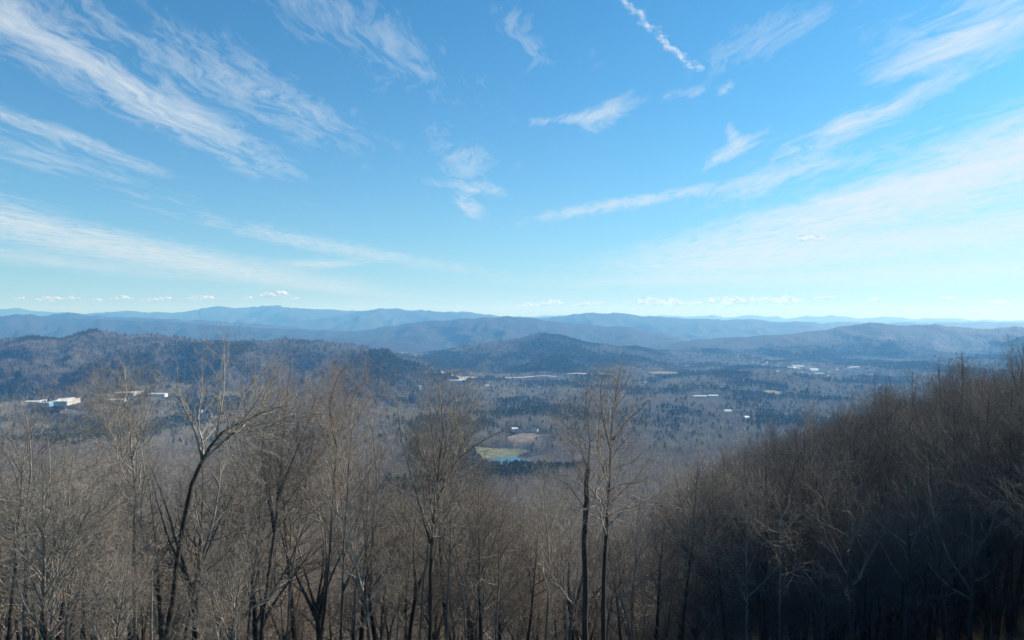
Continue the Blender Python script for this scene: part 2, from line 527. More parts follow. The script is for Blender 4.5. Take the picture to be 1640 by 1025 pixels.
def at_pixel(px, py, y0=300.0):
    """the point of the ground that the photograph shows at (px, py)"""
    u, s = (px - 820) / F, (512 - py) / F
    ys = np.geomspace(y0, 20000, 6000)
    hit = ground_z(u * ys, ys) >= s * ys
    k = int(np.argmax(hit))
    y = float(ys[k])
    return u * y, y, float(ground_z(u * y, y))


def build_terrain():
    R, C = ZZ.shape
    allv = np.stack([XX, YY, ZZ], -1).reshape(-1, 3)
    ii, jj = np.meshgrid(np.arange(R - 1), np.arange(C - 1), indexing="ij")
    q = np.stack([ii * C + jj, ii * C + jj + 1, (ii + 1) * C + jj + 1, (ii + 1) * C + jj], -1).reshape(-1, 4)
    own = OWN[:-1, :-1].ravel()
    own = np.where(np.abs(allv[q][:, :, 0]).max(1) > 27500, -1, own)     # the sheet ends square, inside the haze
    for k in range(len(RIDGES) + 1):
        qk = q[own == k]
        if not len(qk):
            continue
        used = np.unique(qk)
        V = allv[used]
        Q = np.searchsorted(used, qk)
        if k == 0:
            nm, lab, cat, mat = "ground", "leaf-littered mountain slope running down to the wide wooded valley floor", "ground", LITTER
        else:
            nm, lab, cat, mat = RIDGES[k - 1][:4]
        o = link(nm, mesh_np(nm, V, Q, mat, True))
        tag(o, lab, cat, kind="structure")
        if k == 0:        # beyond the wooded part, the valley floor reads as canopy
            o.data.materials.append(CANOPY)
            cy_ = V[Q[:, 0], 1]
            o.data.polygons.foreach_set("material_index", (cy_ > 1300).astype(np.int32))


build_terrain()

# ------------------------------------------------------------------ trees: generator
def norm(v):
    l = math.sqrt(v[0] * v[0] + v[1] * v[1] + v[2] * v[2]) or 1e-9
    return (v[0] / l, v[1] / l, v[2] / l)


def branch_points(rng, p, d, length, n, wander, up):
    pts = [p]
    st = length / n
    for i in range(n):
        d = norm((d[0] + rng.gauss(0, wander), d[1] + rng.gauss(0, wander), d[2] + rng.gauss(0, wander) + up))
        p = (p[0] + d[0] * st, p[1] + d[1] * st, p[2] + d[2] * st)
        pts.append(p)
    return pts


def along(pts, t):
    x = t * (len(pts) - 1)
    i = min(int(x), len(pts) - 2)
    f = x - i
    a, b = pts[i], pts[i + 1]
    return ((a[0] + (b[0] - a[0]) * f, a[1] + (b[1] - a[1]) * f, a[2] + (b[2] - a[2]) * f), norm((b[0] - a[0], b[1] - a[1], b[2] - a[2])))


def off_axis(rng, d, ang, az):
    """unit vector ANG away from d, at azimuth AZ round it"""
    a = (0.0, 0.0, 1.0) if abs(d[2]) < 0.9 else (1.0, 0.0, 0.0)
    x = norm((d[1] * a[2] - d[2] * a[1], d[2] * a[0] - d[0] * a[2], d[0] * a[1] - d[1] * a[0]))
    y = (d[1] * x[2] - d[2] * x[1], d[2] * x[0] - d[0] * x[2], d[0] * x[1] - d[1] * x[0])
    s, c = sin(ang), cos(ang)
    ca, sa = cos(az), sin(az)
    return tuple(d[i] * c + (x[i] * ca + y[i] * sa) * s for i in range(3))


LV = dict(
    #       metres between children, first t, length factor, angle range, segments, wander, upward pull
    broom=[(0.62, 0.28, 0.37, (18, 42), 7, 0.07, 0.06), (0.46, 0.12, 0.46, (26, 54), 4, 0.11, 0.06), (0.46, 0.10, 0.48, (28, 60), 3, 0.15, 0.05), (0.46, 0.10, 0.70, (25, 62), 1, 0.2, 0.02)],
    spread=[(0.74, 0.34, 0.42, (34, 66), 8, 0.14, 0.08), (0.46, 0.12, 0.46, (28, 60), 4, 0.18, 0.07), (0.46, 0.10, 0.48, (28, 62), 3, 0.20, 0.05), (0.46, 0.10, 0.70, (25, 65), 1, 0.2, 0.02)],
    slim=[(0.66, 0.26, 0.26, (26, 56), 6, 0.11, 0.08), (0.46, 0.12, 0.48, (28, 56), 4, 0.15, 0.07), (0.46, 0.10, 0.50, (28, 60), 3, 0.17, 0.05), (0.46, 0.10, 0.70, (25, 65), 1, 0.2, 0.02)],
    forest=[(0.60, 0.38, 0.30, (30, 58), 7, 0.09, 0.12), (0.46, 0.12, 0.48, (26, 54), 4, 0.14, 0.08), (0.46, 0.10, 0.50, (28, 58), 3, 0.16, 0.06), (0.46, 0.10, 0.70, (25, 62), 1, 0.2, 0.02)],
    tall=[(0.62, 0.42, 0.31, (30, 62), 7, 0.15, 0.09), (0.46, 0.12, 0.48, (28, 58), 4, 0.18, 0.07), (0.46, 0.10, 0.50, (28, 60), 3, 0.19, 0.05), (0.46, 0.10, 0.70, (25, 65), 1, 0.2, 0.02)],
)
THICK = (0.0195, 0.0145, 0.0100, 0.0075)
SHORTEST = (1.1, 0.65, 0.40, 0.24)


def sprout(rng, out, pts, rad, length, lv, table, dens=1.0, tmin=None, rmin=0.0045):
    """children of one limb, and theirs; out[level] collects (points, radii)"""
    gap, t0, lf, (a0, a1), seg, wand, up = table[lv]
    if tmin is not None:
        t0 = tmin
    if gap >= 2:                       # a plain number of children
        n = max(2, int(round(gap * dens * rng.uniform(0.8, 1.2))))
    else:
        n = max(2, int(round(length * (1 - t0) / gap * dens * rng.uniform(0.85, 1.15))))
    az = rng.uniform(0, 6.28)
    for k in range(n):
        t = t0 + (0.99 - t0) * (k + rng.uniform(0.1, 0.9)) / n
        p, d = along(pts, t)
        az += 2.4 + rng.uniform(-0.6, 0.6)
        dd = off_axis(rng, d, radians(rng.uniform(a0, a1)), az)
        tt = (t - t0) / (1 - t0)
        ln = length * lf * (1.15 - (0.92 if lv == 0 else 0.62) * tt ** 1.3) * (rng.uniform(0.45, 1.25) if lv == 0 else rng.uniform(0.6, 1.25))
        if lv == 0:
            ln = min(ln, length * (0.74 * (1 - t) + 0.035))
        ln = max(ln, SHORTEST[lv] * rng.uniform(0.7, 1.2))
        i = t * (len(rad) - 1)
        i0 = min(int(i), len(rad) - 2)
        pr = rad[i0] + (rad[i0 + 1] - rad[i0]) * (i - i0)
        r = max(min(pr * 0.66, THICK[lv] * ln), rmin)
        bp = branch_points(rng, p, dd, ln, seg, wand, up)
        br = [max(r * (1 - 0.80 * (j / seg) ** 0.9), rmin * 0.8) for j in range(seg + 1)]
        out[lv].append((bp, br))
        if lv + 1 < len(table):
            sprout(rng, out, bp, br, ln, lv + 1, table, 1.0, None, rmin)


def tubes(groups):
    """one mesh out of many tubes; groups = [(branches, sides, lvl0, lvl1)]"""
    Vs, Qs, As = [], [], []
    base = 0
    for branches, ns, l0, l1 in groups:
        bylen = {}
        for b in branches:
            bylen.setdefault(len(b[0]), []).append(b)
        for n, bl in bylen.items():
            P = np.array([b[0] for b in bl], float)
            R = np.array([b[1] for b in bl], float)
            T = np.empty_like(P)
            T[:, 1:-1] = P[:, 2:] - P[:, :-2]
            T[:, 0] = P[:, 1] - P[:, 0]
            T[:, -1] = P[:, -1] - P[:, -2]
            T /= np.linalg.norm(T, axis=-1, keepdims=True) + 1e-12
            ref = np.where((np.abs(T[:, :1, 2:]) < 0.85), np.array([0, 0, 1.0]), np.array([1.0, 0, 0]))
            A = np.cross(T, ref)
            A /= np.linalg.norm(A, axis=-1, keepdims=True) + 1e-12
            B = np.cross(T, A)
            th = np.arange(ns) / ns * 2 * pi
            ring = (P[:, :, None] + R[:, :, None, None] * (A[:, :, None] * np.cos(th)[None, None, :, None] + B[:, :, None] * np.sin(th)[None, None, :, None]))
            nb = len(bl)
            Vs.append(ring.reshape(-1, 3))
            lv = np.interp(np.log(np.maximum(R, 1e-4)), np.log([0.006, 0.02, 0.06, 0.13]), [1.0, 0.72, 0.38, 0.0]) if l0 is not None else np.zeros_like(R)
            As.append((lv[:, :, None] * np.ones((1, 1, ns))).ravel())
            bi, si, ki = np.meshgrid(np.arange(nb), np.arange(n - 1), np.arange(ns), indexing="ij")
            o = base + bi * n * ns + si * ns
            kn = (ki + 1) % ns
            Qs.append(np.stack([o + ki, o + kn, o + ns + kn, o + ns + ki], -1).reshape(-1, 4))
            base += nb * n * ns
    return np.concatenate(Vs), np.concatenate(Qs), np.concatenate(As)


def tube_mesh(name, groups, mat):
    V, Q, A = tubes(groups)
    return mesh_np(name, V, Q, mat, True, {"lvl": A})


def stem_radii(n, r0, r1, flare=1.5):
    return [(r0 + (r1 - r0) * (i / (n - 1)) ** 0.85) * (1 + (flare - 1) * max(0, 1 - i / (n - 1) * 9)) for i in range(n)]


def resample(pts, n, jit, rng):
    """smooth path through PTS (Catmull-Rom) in n points"""
    P = [np.array(p, float) for p in pts]
    P = [2 * P[0] - P[1]] + P + [2 * P[-1] - P[-2]]
    out = []
    m = len(P) - 3
    for k in range(n):
        x = k / (n - 1) * m
        i = min(int(x), m - 1)
        t = x - i
        a, b, c, d = P[i], P[i + 1], P[i + 2], P[i + 3]
        q = 0.5 * (2 * b + (c - a) * t + (2 * a - 5 * b + 4 * c - d) * t * t + (3 * b - a - 3 * c + d) * t ** 3)
        j = 0 if k in (0, n - 1) else jit
        out.append((q[0] + rng.gauss(0, j), q[1] + rng.gauss(0, j), q[2] + rng.gauss(0, j * 0.3)))
    return out


def tree_meshes(rng, stems, style, mat, dens=1.0, tmin=None, limb_split=False, rmin=0.0058):
    """stems = [(points, r0, r1)] -> (trunk mesh, crown mesh)"""
    out = [[], [], [], []]
    trunks = []
    for pts, r0, r1, tm, df in stems:
        rad = stem_radii(len(pts), r0, r1)
        trunks.append((pts, rad))
        ln = sum(math.dist(pts[i], pts[i + 1]) for i in range(len(pts) - 1))
        limb = ln < 9.0                # a listed limb starts one level further out than a stem
        sprout(rng, out, pts, rad, ln, 1 if limb else 0, LV[style], 0.75 if limb else dens * df * (0.55 if len(trunks) > 1 else 1.0), tm if tm is not None else tmin, rmin)
    tm_ = tube_mesh("trunk", [(trunks if not limb_split else trunks[:1], 8, 0.0, 0.30)], mat)
    cm = tube_mesh("crown", [(out[0], 5, 0.15, 0.55), (out[1], 4, 0.4, 0.75), (out[2], 3, 0.6, 0.9), (out[3], 3, 0.8, 1.0)], mat)
    if limb_split:
        return tm_, cm, [tube_mesh("limb", [([b], 8, 0.0, 0.30)], mat) for b in trunks[1:]]
    return tm_, cm


def generic_tree(seed, H, style, mat, forks=1, dens=1.0, rmin=0.008, lean=0.03):
    rng = random.Random(seed)
    stems = []
    pts = [(0, 0, -0.6)]
    d = norm((rng.gauss(0, lean), rng.gauss(0, lean), 1))
    n = 11
    hf = H if forks == 1 else H * 0.42
    pts = branch_points(rng, (0, 0, -0.8), d, hf, n, 0.035, 0.02)
    r0 = 0.0115 * H * rng.uniform(0.8, 1.15)
    if forks == 1:
        stems.append((pts, r0, 0.02, None, 1.0))
    else:
        stems.append((pts, r0, r0 * 0.72, 0.75, 0.25))
        for k in range(forks):
            p, dd = pts[-1], norm((pts[-1][0] - pts[-2][0], pts[-1][1] - pts[-2][1], pts[-1][2] - pts[-2][2]))
            e = off_axis(rng, dd, radians(rng.uniform(10, 24)), k * 6.28 / forks + rng.uniform(-0.5, 0.5))
            sp = branch_points(rng, p, e, H * rng.uniform(0.5, 0.62), 9, 0.06, 0.05)
            stems.append((sp, r0 * 0.66, 0.02, 0.16, 1.0 / forks + 0.16))
    return tree_meshes(rng, stems, style, mat, dens, rmin=rmin)


# ------------------------------------------------------------------ clearings, fields, water, roads
CLEAR = []          # (X, Y, half width, metres in front, metres behind, share of trees removed)


def clearing(X, Y, hw, front, back, share=1.0):
    CLEAR.append((X, Y, hw, front, back, share))


def cleared(X, Y, rnd):
    out = np.zeros(len(X), bool)
    for cx, cy_, hw, fr, bk, sh in CLEAR:
        a = (X / Y * cy_ - cx) / hw                 # a strip along the line of sight, open towards the viewer
        b = np.where(Y < cy_, (cy_ - Y) / fr, (Y - cy_) / bk)
        out |= (np.abs(a) ** 2.5 + b ** 2.5 < 1) & (rnd < sh)
    return out


def drape(name, pts, lift, mat, label, cat, nu=10):
    """a flat patch of ground cover that lies on the terrain: pts = outline in (X, Y)"""
    c = np.mean(np.array(pts, float), axis=0)
    V, Q, T = [], [], []
    n = len(pts)
    rings = nu
    for r in range(rings + 1):
        for p in pts:
            f = r / rings
            x, y = c[0] + (p[0] - c[0]) * f, c[1] + (p[1] - c[1]) * f
            V.append((x, y, float(ground_z(x, y)) + lift))
    for r in range(rings):
        for k in range(n):
            a, b = r * n + k, r * n + (k + 1) % n
            Q.append((a, b, b + n, a + n))
    o = link(name, mesh_np(name, V, Q, mat))
    return tag(o, label, cat, kind="structure")


def blob(cx, cy_, rx, ry, seed, n=28, rough=0.22):
    rng = random.Random(seed)
    ph = [rng.uniform(0, 6.28) for _ in range(4)]
    out = []
    for k in range(n):
        a = k / n * 2 * pi
        r = 1 + rough * (0.6 * sin(2 * a + ph[0]) + 0.4 * sin(3 * a + ph[1]) + 0.3 * sin(5 * a + ph[2]))
        out.append((cx + cos(a) * rx * r, cy_ + sin(a) * ry * r))
    return out


GRASS = flat_mat("meadow_grass", (0.115, 0.122, 0.065), 0.95, 0.5, 0.06)
DRY = flat_mat("dry_field", (0.17, 0.15, 0.105), 0.95, 0.35, 0.05)
CLAY = flat_mat("red_clay", (0.19, 0.145, 0.11), 0.95, 0.35, 0.08)
PALE_DIRT = flat_mat("pale_cleared_earth", (0.34, 0.30, 0.23), 0.95, 0.25, 0.04)
ASPHALT = flat_mat("asphalt", (0.10, 0.10, 0.10), 0.9, 0.2, 0.2)
CONCRETE = flat_mat("concrete_road", (0.42, 0.40, 0.36), 0.9, 0.15, 0.1)


def water_material():
    m, t, b = new_mat("pond_water")
    b.inputs["Base Color"].default_value = (0.02, 0.035, 0.045, 1)
    b.inputs["Roughness"].default_value = 0.08
    b.inputs["Specular IOR Level"].default_value = 0.6
    n = noise_node(t, 0.5, 4)
    bp = N(t, "ShaderNodeBump")
    bp.inputs["Strength"].default_value = 0.25
    bp.inputs["Distance"].default_value = 0.1
    t.links.new(n, bp.inputs["Height"])
    t.links.new(bp.outputs[0], b.inputs["Normal"])
    return m


WATER = water_material()


def level_ground(X, Y, rx, ry, z=None):
    """press the ground sheet flat round (X, Y); called before the terrain mesh is needed again"""
    return


# ------------------------------------------------------------------ buildings
WHITE = flat_mat("white_roofing", (0.62, 0.62, 0.60), 0.6, 0.06, 0.05)
GREYWALL = flat_mat("grey_wall_panel", (0.34, 0.34, 0.33), 0.8, 0.1, 0.2)
CREAM = flat_mat("cream_siding", (0.48, 0.44, 0.37), 0.8, 0.08, 0.2)
BRICK = flat_mat("brick_wall", (0.32, 0.15, 0.10), 0.9, 0.15, 0.4)
GREY = flat_mat("grey_shingle", (0.22, 0.22, 0.23), 0.85, 0.15, 0.4)
DARK = flat_mat("dark_shingle", (0.05, 0.055, 0.06), 0.8, 0.2, 0.4)
METAL = flat_mat("metal_roof", (0.55, 0.57, 0.60), 0.45, 0.08, 0.1)
ORANGE = flat_mat("orange_panel", (0.62, 0.22, 0.14), 0.7, 0.08, 0.2)
BLUE = flat_mat("blue_panel", (0.12, 0.34, 0.58), 0.7, 0.08, 0.2)
GLASS = flat_mat("window_glass", (0.03, 0.04, 0.05), 0.15, 0.1, 0.3)
TANK = flat_mat("pale_green_paint", (0.42, 0.52, 0.46), 0.6, 0.06, 0.2)


def box(V, Q, x0, x1, y0, y1, z0, z1):
    b = len(V)
    V += [(x0, y0, z0), (x1, y0, z0), (x1, y1, z0), (x0, y1, z0), (x0, y0, z1), (x1, y0, z1), (x1, y1, z1), (x0, y1, z1)]
    Q += [(b, b + 3, b + 2, b + 1), (b + 4, b + 5, b + 6, b + 7), (b, b + 1, b + 5, b + 4), (b + 1, b + 2, b + 6, b + 5), (b + 2, b + 3, b + 7, b + 6), (b + 3, b, b + 4, b + 7)]


def box_mesh(name, boxes, mat):
    V, Q = [], []
    for b in boxes:
        box(V, Q, *b)
    return mesh_np(name, V, Q, mat, False)


def gable_mesh(name, w, d, z0, rise, over, th, mat):
    """two roof slopes with thickness, ridge along x"""
    V, Q = [], []
    for s in (-1, 1):
        b = len(V)
        x0, x1 = -w / 2 - over, w / 2 + over
        ye = s * (d / 2 + over)
        ze = z0 - rise * over / (d / 2)
        yr = s * 0.002
        V += [(x0, ye, ze), (x1, ye, ze), (x1, yr, z0 + rise), (x0, yr, z0 + rise), (x0, ye, ze + th), (x1, ye, ze + th), (x1, yr, z0 + rise + th), (x0, yr, z0 + rise + th)]
        Q += [(b, b + 3, b + 2, b + 1), (b + 4, b + 5, b + 6, b + 7), (b, b + 1, b + 5, b + 4), (b + 1, b + 2, b + 6, b + 5), (b + 2, b + 3, b + 7, b + 6), (b + 3, b, b + 4, b + 7)]
    return mesh_np(name, V, Q, mat, False)


def wall_mesh(name, w, d, h, rise, mat):
    """four walls down into the slope, with gable ends if rise > 0"""
    z0 = -6
    V = [(-w / 2, -d / 2, z0), (w / 2, -d / 2, z0), (w / 2, d / 2, z0), (-w / 2, d / 2, z0), (-w / 2, -d / 2, h), (w / 2, -d / 2, h), (w / 2, d / 2, h), (-w / 2, d / 2, h)]
    Q = [(0, 1, 5, 4), (1, 2, 6, 5), (2, 3, 7, 6), (3, 0, 4, 7)]
    T = []
    if rise > 0:
        V += [(-w / 2, 0, h + rise), (w / 2, 0, h + rise)]
        T = [(4, 7, 8), (5, 9, 6)]
    else:
        Q += [(4, 5, 6, 7)]
    return mesh_np(name, V, Q, mat, False, None, T if T else None)


_KINDS = {}


def building_parts(kind):
    """shared meshes of one kind of building: [(part name, mesh)]"""
    if kind in _KINDS:
        return _KINDS[kind]
    w, d, h, rise, wm, rm = BKIND[kind]
    parts = [("wall", wall_mesh("wall", w, d, h, rise, wm))]
    if rise > 0:
        parts.append(("roof", gable_mesh("roof", w, d, h, rise, 0.6, 0.25, rm)))
    else:
        # flat roof: deck inside a parapet
        t = 0.6
        bx = [(-w / 2 - 0.1, w / 2 + 0.1, -d / 2 - 0.1, d / 2 + 0.1, h + 0.02, h + 0.35),
              (-w / 2 - 0.1, w / 2 + 0.1, -d / 2 - 0.1, -d / 2 + t, h + 0.352, h + 1.0), (-w / 2 - 0.1, w / 2 + 0.1, d / 2 - t, d / 2 + 0.1, h + 0.352, h + 1.0),
              (-w / 2 - 0.1, -w / 2 + t, -d / 2 + t + 0.002, d / 2 - t - 0.002, h + 0.352, h + 1.0), (w / 2 - t, w / 2 + 0.1, -d / 2 + t + 0.002, d / 2 - t - 0.002, h + 0.352, h + 1.0)]
        parts.append(("roof", box_mesh("roof", bx, rm)))
        rng = random.Random(len(kind))
        units = []
        for k in range(max(2, int(w // 18))):
            x = -w / 2 + (k + 0.5) * w / max(2, int(w // 18)) + rng.uniform(-2, 2)
            y = rng.uniform(-d * 0.3, d * 0.3)
            units.append((x - 1.5, x + 1.5, y - 1.1, y + 1.1, h + 0.353, h + 2.0))
        parts.append(("rooftop_unit", box_mesh("rooftop_unit", units, METAL)))
    n = max(2, int(w // 6))
    wins = []
    for k in range(n):
        x = -w / 2 + (k + 0.5) * w / n
        wins.append((x - 0.8, x + 0.8, -d / 2 - 0.06, -d / 2 + 0.1, 1.1, min(h - 0.5, 2.6)))
    parts.append(("window_row", box_mesh("window_row", wins, GLASS)))
    _KINDS[kind] = parts
    return parts


BKIND = dict(
    superstore=(84, 80, 6, 0, GREYWALL, WHITE), store=(75, 50, 6, 0, CREAM, WHITE), orange_shop=(34, 26, 8, 0, ORANGE, WHITE), blue_shop=(36, 26, 8, 0, BLUE, WHITE),
    warehouse=(46, 26, 7, 2.6, WHITE, WHITE), long_shed=(60, 20, 6, 2.4, METAL, METAL), pavilion=(52, 20, 7, 4.5, CREAM, DARK), house=(15, 10, 5.2, 3.2, WHITE, GREY), white_house=(14, 10, 5.5, 3.0, WHITE, WHITE),
    brick_block=(30, 22, 10, 0, BRICK, WHITE), town_hall=(26, 22, 15, 0, WHITE, WHITE), cream_house=(16, 11, 5.5, 3.4, CREAM, DARK), shop=(28, 18, 7, 0, CREAM, METAL),
)
FOOT = []


def building(name, kind, px, py, label, cat="building", group=None, rz=0.0, front=None, share=1.0, scale=1.0):
    X, Y, Z = at_pixel(px, py)
    w, d = BKIND[kind][0] * scale, BKIND[kind][1] * scale
    r = tag(link(name, None, None, (X, Y, Z), rz), label, cat, group)
    r.scale = (scale,) * 3
    for pn, me in building_parts(kind):
        q = link(pn, me, r)
        if pn in ("window_row", "rooftop_unit"):
            q["kind"] = "stuff"
    FOOT.append((X, Y))
    clearing(X, Y, w * 0.5 + 8, front if front is not None else 15 * Y / 260.0, d * 0.6 + 8, share)
    return r


TOWN = dict(shop="cream flat-roofed shop in the far town", warehouse="white gabled warehouse in the far town", white_house="small white-roofed house in the far town",
            house="small grey-roofed house in the far town", long_shed="long grey metal shed in the far town", brick_block="flat-roofed brick block in the far town", cream_house="small dark-roofed house in the far town")


def build_settlements():
    b = building
    # big shops at the foot of the long hills
    b("superstore", "superstore", 92, 644, "sprawling white flat-roofed superstore at the valley edge on the far left", "store", rz=0.15, front=70)
    b("store", "store", 52, 644, "cream low store at the left end of the white superstore", "store", rz=0.1, front=100, scale=0.6)
    b("store", "blue_shop", 73, 648, "small blue-fronted shop before the white superstore", "store", rz=0.1, front=200, scale=0.8)
    b("store", "orange_shop", 107, 643, "orange-red fronted shop beside the white superstore", "store", rz=0.1, front=180)
    b("superstore", "superstore", 208, 630, "white big-box store with a bright roof behind the tall bare trees at left", "store", rz=-0.1, front=130, scale=0.85)
    b("warehouse", "warehouse", 188, 643, "white gabled warehouse below the big-box store", "warehouse", rz=0.2, front=150)
    b("shed", "long_shed", 252, 633, "long grey metal shed right of the big-box store", "shed", rz=-0.1, front=150)
    b("store", "shop", 290, 635, "small white-walled shop along the valley road at the hill foot", "store", rz=-0.1, front=150)
    # centre
    b("shed", "long_shed", 728, 611, "long white shed on the pale cleared lot in mid valley", "shed", rz=0.1, front=160)
    b("shed", "warehouse", 742, 610, "white warehouse at the right end of the pale cleared lot", "warehouse", rz=0.1, front=160, scale=0.8)
    b("house", "white_house", 780, 619, "small white house alone below the mid-valley road", "house", rz=0.3, front=120)
    b("house", "white_house", 864, 622, "lone white house among grey trees in the middle of the valley", "house", rz=-0.2, front=120)
    b("house", "white_house", 824, 690, "white-roofed house on the clay bank above the pond", "house", rz=0.4, front=70)
    b("house", "cream_house", 831, 693, "cream house with dark roof on the clay bank above the pond", "house", rz=0.2, front=60)
    b("house", "house", 856, 691, "grey-roofed house right of the clay bank", "house", rz=-0.3, front=60)
    b("barn", "pavilion", 856, 729, "dark-roofed barn at the right shore of the pond", "barn", rz=0.5, front=60, scale=0.42)
    # right of centre
    b("warehouse", "long_shed", 1120, 636, "long low white warehouse left of the dark-roofed hall", "warehouse", rz=0.1, front=80, scale=0.8)
    b("warehouse", "warehouse", 1142, 635, "white gabled warehouse at the right of the long low one", "warehouse", rz=-0.1, front=80, scale=0.7)
    b("hall", "pavilion", 1187, 661, "large dark-roofed hall in the wooded valley right of centre", "hall", rz=0.05, front=110)
    b("house", "white_house", 1165, 662, "white annex house left of the dark-roofed hall", "house", rz=0.1, front=90, scale=1.3)
    b("house", "white_house", 1195, 671, "tiny white house just below the dark-roofed hall", "house", rz=0.5, front=70)
    b("shed", "long_shed", 1035, 614, "pale metal shed behind the top of the twin tall trees", "shed", rz=0.1, front=130)
    # the town under the long blue ridge
    b("town_hall", "town_hall", 1291, 592, "tallest bright white block in the middle of the far town", "hall", front=190)
    b("brick_block", "brick_block", 1300, 594, "red brick block right beside the tallest white town block", "building", front=170)
    b("warehouse", "warehouse", 1268, 590, "widest white warehouse left of the tallest white town block", "warehouse", front=170, scale=0.9)
    rng = random.Random(5)
    kinds = ["shop", "warehouse", "white_house", "house", "long_shed", "shop", "brick_block", "white_house", "cream_house", "house"]
    n = 0
    while n < 54:
        px = rng.uniform(1205, 1400)
        py = 592 + (px - 1290) * 0.055 + rng.gauss(0, 5.0)
        if abs(px - 1291) < 5:
            continue
        kd = rng.choice(kinds)
        b("town_building", kd, px, py, TOWN[kd], "building",
          "low buildings of the far town", rng.uniform(-0.5, 0.5), 210, 0.95, rng.uniform(0.7, 1.05))
        n += 1
    for k in range(16):
        px, py = rng.choice([(rng.uniform(1100, 1240), rng.uniform(580, 592)), (rng.uniform(1060, 1340), rng.uniform(610, 650)), (rng.uniform(640, 900), rng.uniform(612, 660)), (rng.uniform(300, 620), rng.uniform(640, 690))])
        kd = rng.choice(["white_house", "house", "cream_house"])
        b("farmhouse", kd, px, py, {"white_house": "white-roofed", "house": "grey-roofed", "cream_house": "dark-roofed"}[kd] + " farmhouse half hidden among valley trees", "house", "scattered farmhouses of the valley",
          rng.uniform(-0.6, 0.6), 60, 0.9)
    # pale green tank
    X, Y, Z = at_pixel(672, 626)
    r = tag(link("storage_tank", None, None, (X, Y, Z)), "pale green storage tank standing clear of the trees in mid valley", "tank")
    link("tank_shell", tube_mesh("tank_shell", [([([(0, 0, -2), (0, 0, 9), (0, 0, 18)], [6, 6, 6])], 16, 0, 0)], TANK), r)
    link("tank_top", tube_mesh("tank_top", [([([(0, 0, 18.002), (0, 0, 19), (0, 0, 19.6)], [6.02, 4, 0.1])], 16, 0, 0)], TANK), r)
    clearing(X, Y, 14, 120, 12)

    # pond, meadow, banks
    X, Y, Z = at_pixel(812, 741)
    pond = blob(X, Y, 34, 40, 3)
    zs = max(float(ground_z(p[0], p[1])) for p in pond)
    V, Q = [], []
    c = (X, Y)
    for r_ in (0.02, 0.5, 1.0):
        for p in pond:
            V.append((c[0] + (p[0] - c[0]) * r_, c[1] + (p[1] - c[1]) * r_, zs + 0.2))
    n = len(pond)
    for r_ in range(2):
        for k in range(n):
            a, bb = r_ * n + k, r_ * n + (k + 1) % n
            Q.append((a, bb, bb + n, a + n))
    tag(link("pond", mesh_np("pond", V, Q, WATER)), "small blue pond in the clearing at the valley centre", "pond", kind="structure")
    clearing(X, Y, 46, 170, 50)
    X2, Y2, _ = at_pixel(800, 727)
    drape("meadow", blob(X2, Y2, 46, 62, 8), 0.5, GRASS, "green meadow beside the small pond", "meadow")
    clearing(X2, Y2, 52, 120, 62)
    X3, Y3, _ = at_pixel(845, 700)
    drape("clay_bank", blob(X3, Y3, 44, 42, 9), 0.45, CLAY, "reddish clay bank below the houses above the pond", "bank")
    clearing(X3, Y3, 46, 60, 40, 0.8)
    for (px, py, rx, ry, mat, nm, lab, fr) in [
        (735, 606, 120, 110, PALE_DIRT, "cleared_lot", "pale cleared lot at the foot of the purple-brown knoll", 150),
        (850, 603, 150, 18, CONCRETE, "valley_road", "pale stretch of road at the foot of the green wooded peak", 190),
        (935, 598, 150, 16, CONCRETE, "valley_road", "farther pale stretch of valley road right of the first", 170),
        (1240, 628, 45, 34, DRY, "field", "dry pale field below the far town", 120),
        (1065, 597, 90, 40, DRY, "field", "thin pale field behind the twin tall trees", 150),
        (95, 650, 100, 28, ASPHALT, "car_park", "grey car park round the white superstore", 190),
        (228, 638, 70, 24, ASPHALT, "car_park", "grey car park by the big-box store", 150),
    ]:
        X, Y, Z = at_pixel(px, py)
        drape(nm, blob(X, Y, rx, ry, int(px)), 0.6, mat, lab, "field" if "field" in nm else nm.replace("_", " "))
        clearing(X, Y, rx, fr, ry + 4, 0.97)


build_settlements()

# ------------------------------------------------------------------ foreground trees built one by one
def P3(px, py, d):
    return ((px - 820) / F * d, d, (512 - py) / F * d)


